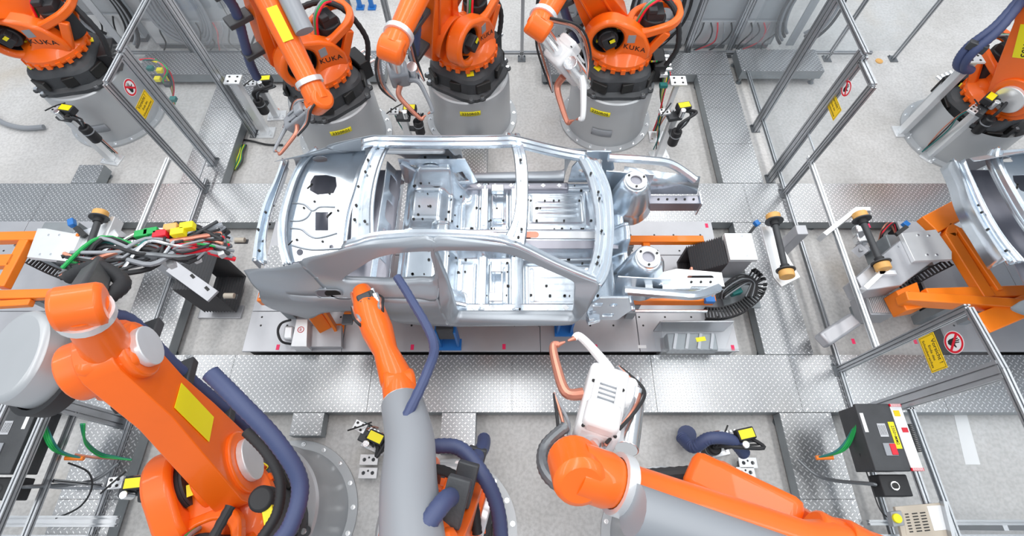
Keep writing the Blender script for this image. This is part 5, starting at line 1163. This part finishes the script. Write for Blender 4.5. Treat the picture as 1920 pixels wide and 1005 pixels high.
# ---------------- laser cabinets hung on the fences
def laser(label, x0, y0, y1, z0, z1, d, lettering, sg):
    t = thing('power_unit', label, 'machine box', (x0, (y0 + y1) / 2, z0))
    xa, xb = sorted((x0, x0 + sg * d)); L = y1 - y0
    MB().bb(xa, xb, y0, y1, z0, z1).build('black_case', 'cast_grey', t, bevel=.008)
    xo = x0 + sg * d
    MB().bb(min(xo, xo + sg * .10), max(xo, xo + sg * .10), y0, y1, z0 + .01, z1 + .004).build('white_front', 'white_metal', t, bevel=.004)
    for y in (y0, y1):
        MB().beam((xa, y, z1 - .02), (xb, y, z1 - .02), .03, .04).build('handle_bar', 'cast_grey', t, bevel=.01)
        MB().bb(min(xo, xo + sg * .10), max(xo, xo + sg * .10), y - .012, y + .012, z1 - .03, z1 + .008).build('red_terminal_strip', 'red', t)
        for k in range(8): MB().box((xo + sg * (.012 + k * .011), y, z1 + .009), (.005, .022, .003)).build('terminal', 'white', t)
    for k in range(16):
        y = y0 + L * .28 + k * L * .42 / 15; MB().bb(min(xo + sg * .10, xo + sg * .17), max(xo + sg * .10, xo + sg * .17), y - .004, y + .004, z0 + .03, z1 - .03).build('cooling_fin', 'black', t)
    xm = (xa + xb) / 2
    MB().box((xm + sg * .11, y0 + L * .52, z1 + .002), (.05, .22, .004)).build('name_label', 'yellow', t)
    text(lettering, .034, lambda x, y, h: V((xm + sg * .11 - sg * y * -1 * (1 if sg > 0 else 1), y0 + L * .52 - sg * x, z1 + .005)), t)
    MB().box((xm + sg * .02, y0 + L * .60, z1 + .002), (.07, .11, .004)).build('rating_plate', 'plate_steel', t)
    for k in range(5): MB().box((xm + sg * (-.005 + .012 * k), y0 + L * .60, z1 + .0045), (.003, .08, .001)).build('print_line', 'ink', t)
    MB().box((xm + sg * .03, y0 + L * .30, z1 + .004), (.10, .10, .008)).build('switch_plate', 'grey_plastic', t); MB().box((xm + sg * .055, y0 + L * .30, z1 + .01), (.05, .09, .012)).build('red_switch', 'red', t, bevel=.004)
    MB().box((xm - sg * .12, y0 + L * .72, z1 + .002), (.03, .16, .003)).build('strip_label', 'white', t)
    MB().box((xo + sg * .06, y0 + L * .60, z1 + .006), (.05, .04, .003)).build('red_sticker', 'red', t)
    MB().box((xo + sg * .04, y1 - .07, z1 + .006), (.05, .05, .003)).build('yellow_sticker', 'sign_yellow', t)
    MB().bb(xa + .08, xb + .02, y0 - .20, y0 - .03, z0 + .02, z1 - .1).build('socket_box', 'rubber', t, bevel=.01)
    MB().cyl((xm + .03, y0 - .12, z1 - .1), (xm + .03, y0 - .12, z1 - .08), .035, n=20).build('socket_ring', 'bright_metal', t); MB().cyl((xm + .03, y0 - .12, z1 - .08), (xm + .03, y0 - .12, z1 - .07), .024, n=20).build('socket', 'ink', t)
    for k in range(4): MB().tube([V((x0 + sg * .02, y1 - .05, z1 - .02)), V((x0 - sg * .0, y1 - .2, z1 - .1 - .02 * k)), V((x0 - sg * (.05 + .02 * k), y0 + L * .35, z1 - .25)), V((x0 - sg * .25, y0 + L * .25, z1 - .35))], .009, 8).build('green_cable', 'green' if k < 3 else 'teal', t)
    MB().tube([V((x0 - sg * .25, y0 + .15, .3)), V((x0 - sg * .12, y0 - .02, .4)), V((x0 + .03, y0 - .10, z0 + .1)), V((xa + .08, y0 - .1, z1 - .2))], .016, 8).build('supply_cable', 'alu_dark', t)
    MB().cyl((x0 - sg * .26, y0 + L * .25, z1 - .36), (x0 - sg * .12, y0 + L * .25, z1 - .33), .02, n=12).build('cable_sleeve', 'frame_orange', t)
    return t
zc = .98
a = P(1612, 760, zc); b = P(1640, 880, zc)
laser('black and white power unit with cooling fins hung on the lower right fence', 3.02, b.y, a.y, zc - .26, zc, .30, '2350+MM2', 1)
a = P(60, 755, zc + .1)
laser('black and white power unit on the lower left fence, behind the grey drum', -4.05, P(40, 885, 1.1).y, P(90, 750, 1.1).y, .84, 1.10, .34, '2350+MM1', -1)
# notice board
t = thing('notice_board', 'beige board with printed notices and a yellow emergency button at bottom right', 'board', P(1740, 975, .9))
zt = .85; c4 = [P(u, v, zt) for u, v in ((1678, 950), (1768, 942), (1792, 1030), (1700, 1040))]
MB().plate([(p.x, p.y) for p in c4], th=.03, fn=lambda x, y, h: V((x, y, zt - .03 + h))).build('board', 'beige', t, bevel=.003)
a = P(1768, 940, zt + .02); b = P(1790, 1030, zt + .02); MB().beam(a, b, .03, .05).build('side_rail', 'alu', t)
hprism([(1738, 949), (1765, 947), (1777, 993), (1752, 995)], zt, zt + .003).build('white_paper', 'white', t)
hprism([(1692, 960), (1738, 955), (1750, 998), (1700, 1003)], zt, zt + .002).build('grey_notice', 'beige', t)
for r_ in range(7):
    for k in range(3):
        p = P(1700 + k * 15 + r_ * 1.5, 964 + r_ * 5.5 - k * 1.3, zt + .004); MB().box(p, (.045 if k else .03, .008, .002), rz=.1).build('print_line', 'ink', t)
hprism([(1670, 960), (1690, 957), (1697, 985), (1676, 988)], zt, zt + .06).build('button_box', 'grey_plastic', t, bevel=.006)
p = P(1680, 972, zt + .06); MB().cyl(p, p + V((0, 0, .025)), .035, n=20).build('emergency_button', 'yellow', t, bevel=.004)
MB().tube([P(1672, 975, zt + .03), P(1650, 955, .8), P(1630, 900, .8), P(1612, 850, .85)], .006, 6).build('cable', 'rubber', t)
for x in (4.05, 4.35): MB().beam((x, P(1740, 990, zt).y, .27), (x, P(1740, 990, zt).y, zt - .03), .04, .04).build('support', 'alu', t)
# loose cables at the lower left
t = thing('cable_bundle', 'green and black cables looping over the chequer plates at lower left', 'cable', P(200, 850, .25))
for k in range(4): MB().tube([P(152 + 2 * k, 795, .9), P(160, 825 + 2 * k, .7), P(185, 848 + 2 * k, .45), P(215, 856 + k, .35), P(247, 862, .3)], .010, 8).build('cable', 'green' if k % 2 else 'teal', t)
MB().tube([P(140, 852, .5), P(180, 858, .4), P(225, 860, .32)], .012, 8).build('cable', 'copper', t)
MB().tube([P(128, 868, .5), P(165, 885, .45), P(172, 915, .4), P(150, 950, .4), P(105, 972, .4)], .008, 8).build('cable', 'rubber', t)
MB().tube([P(85, 912, .45), P(120, 915, .3), P(220, 915, .24)], .012, 8).build('cable', 'grey_plastic', t)
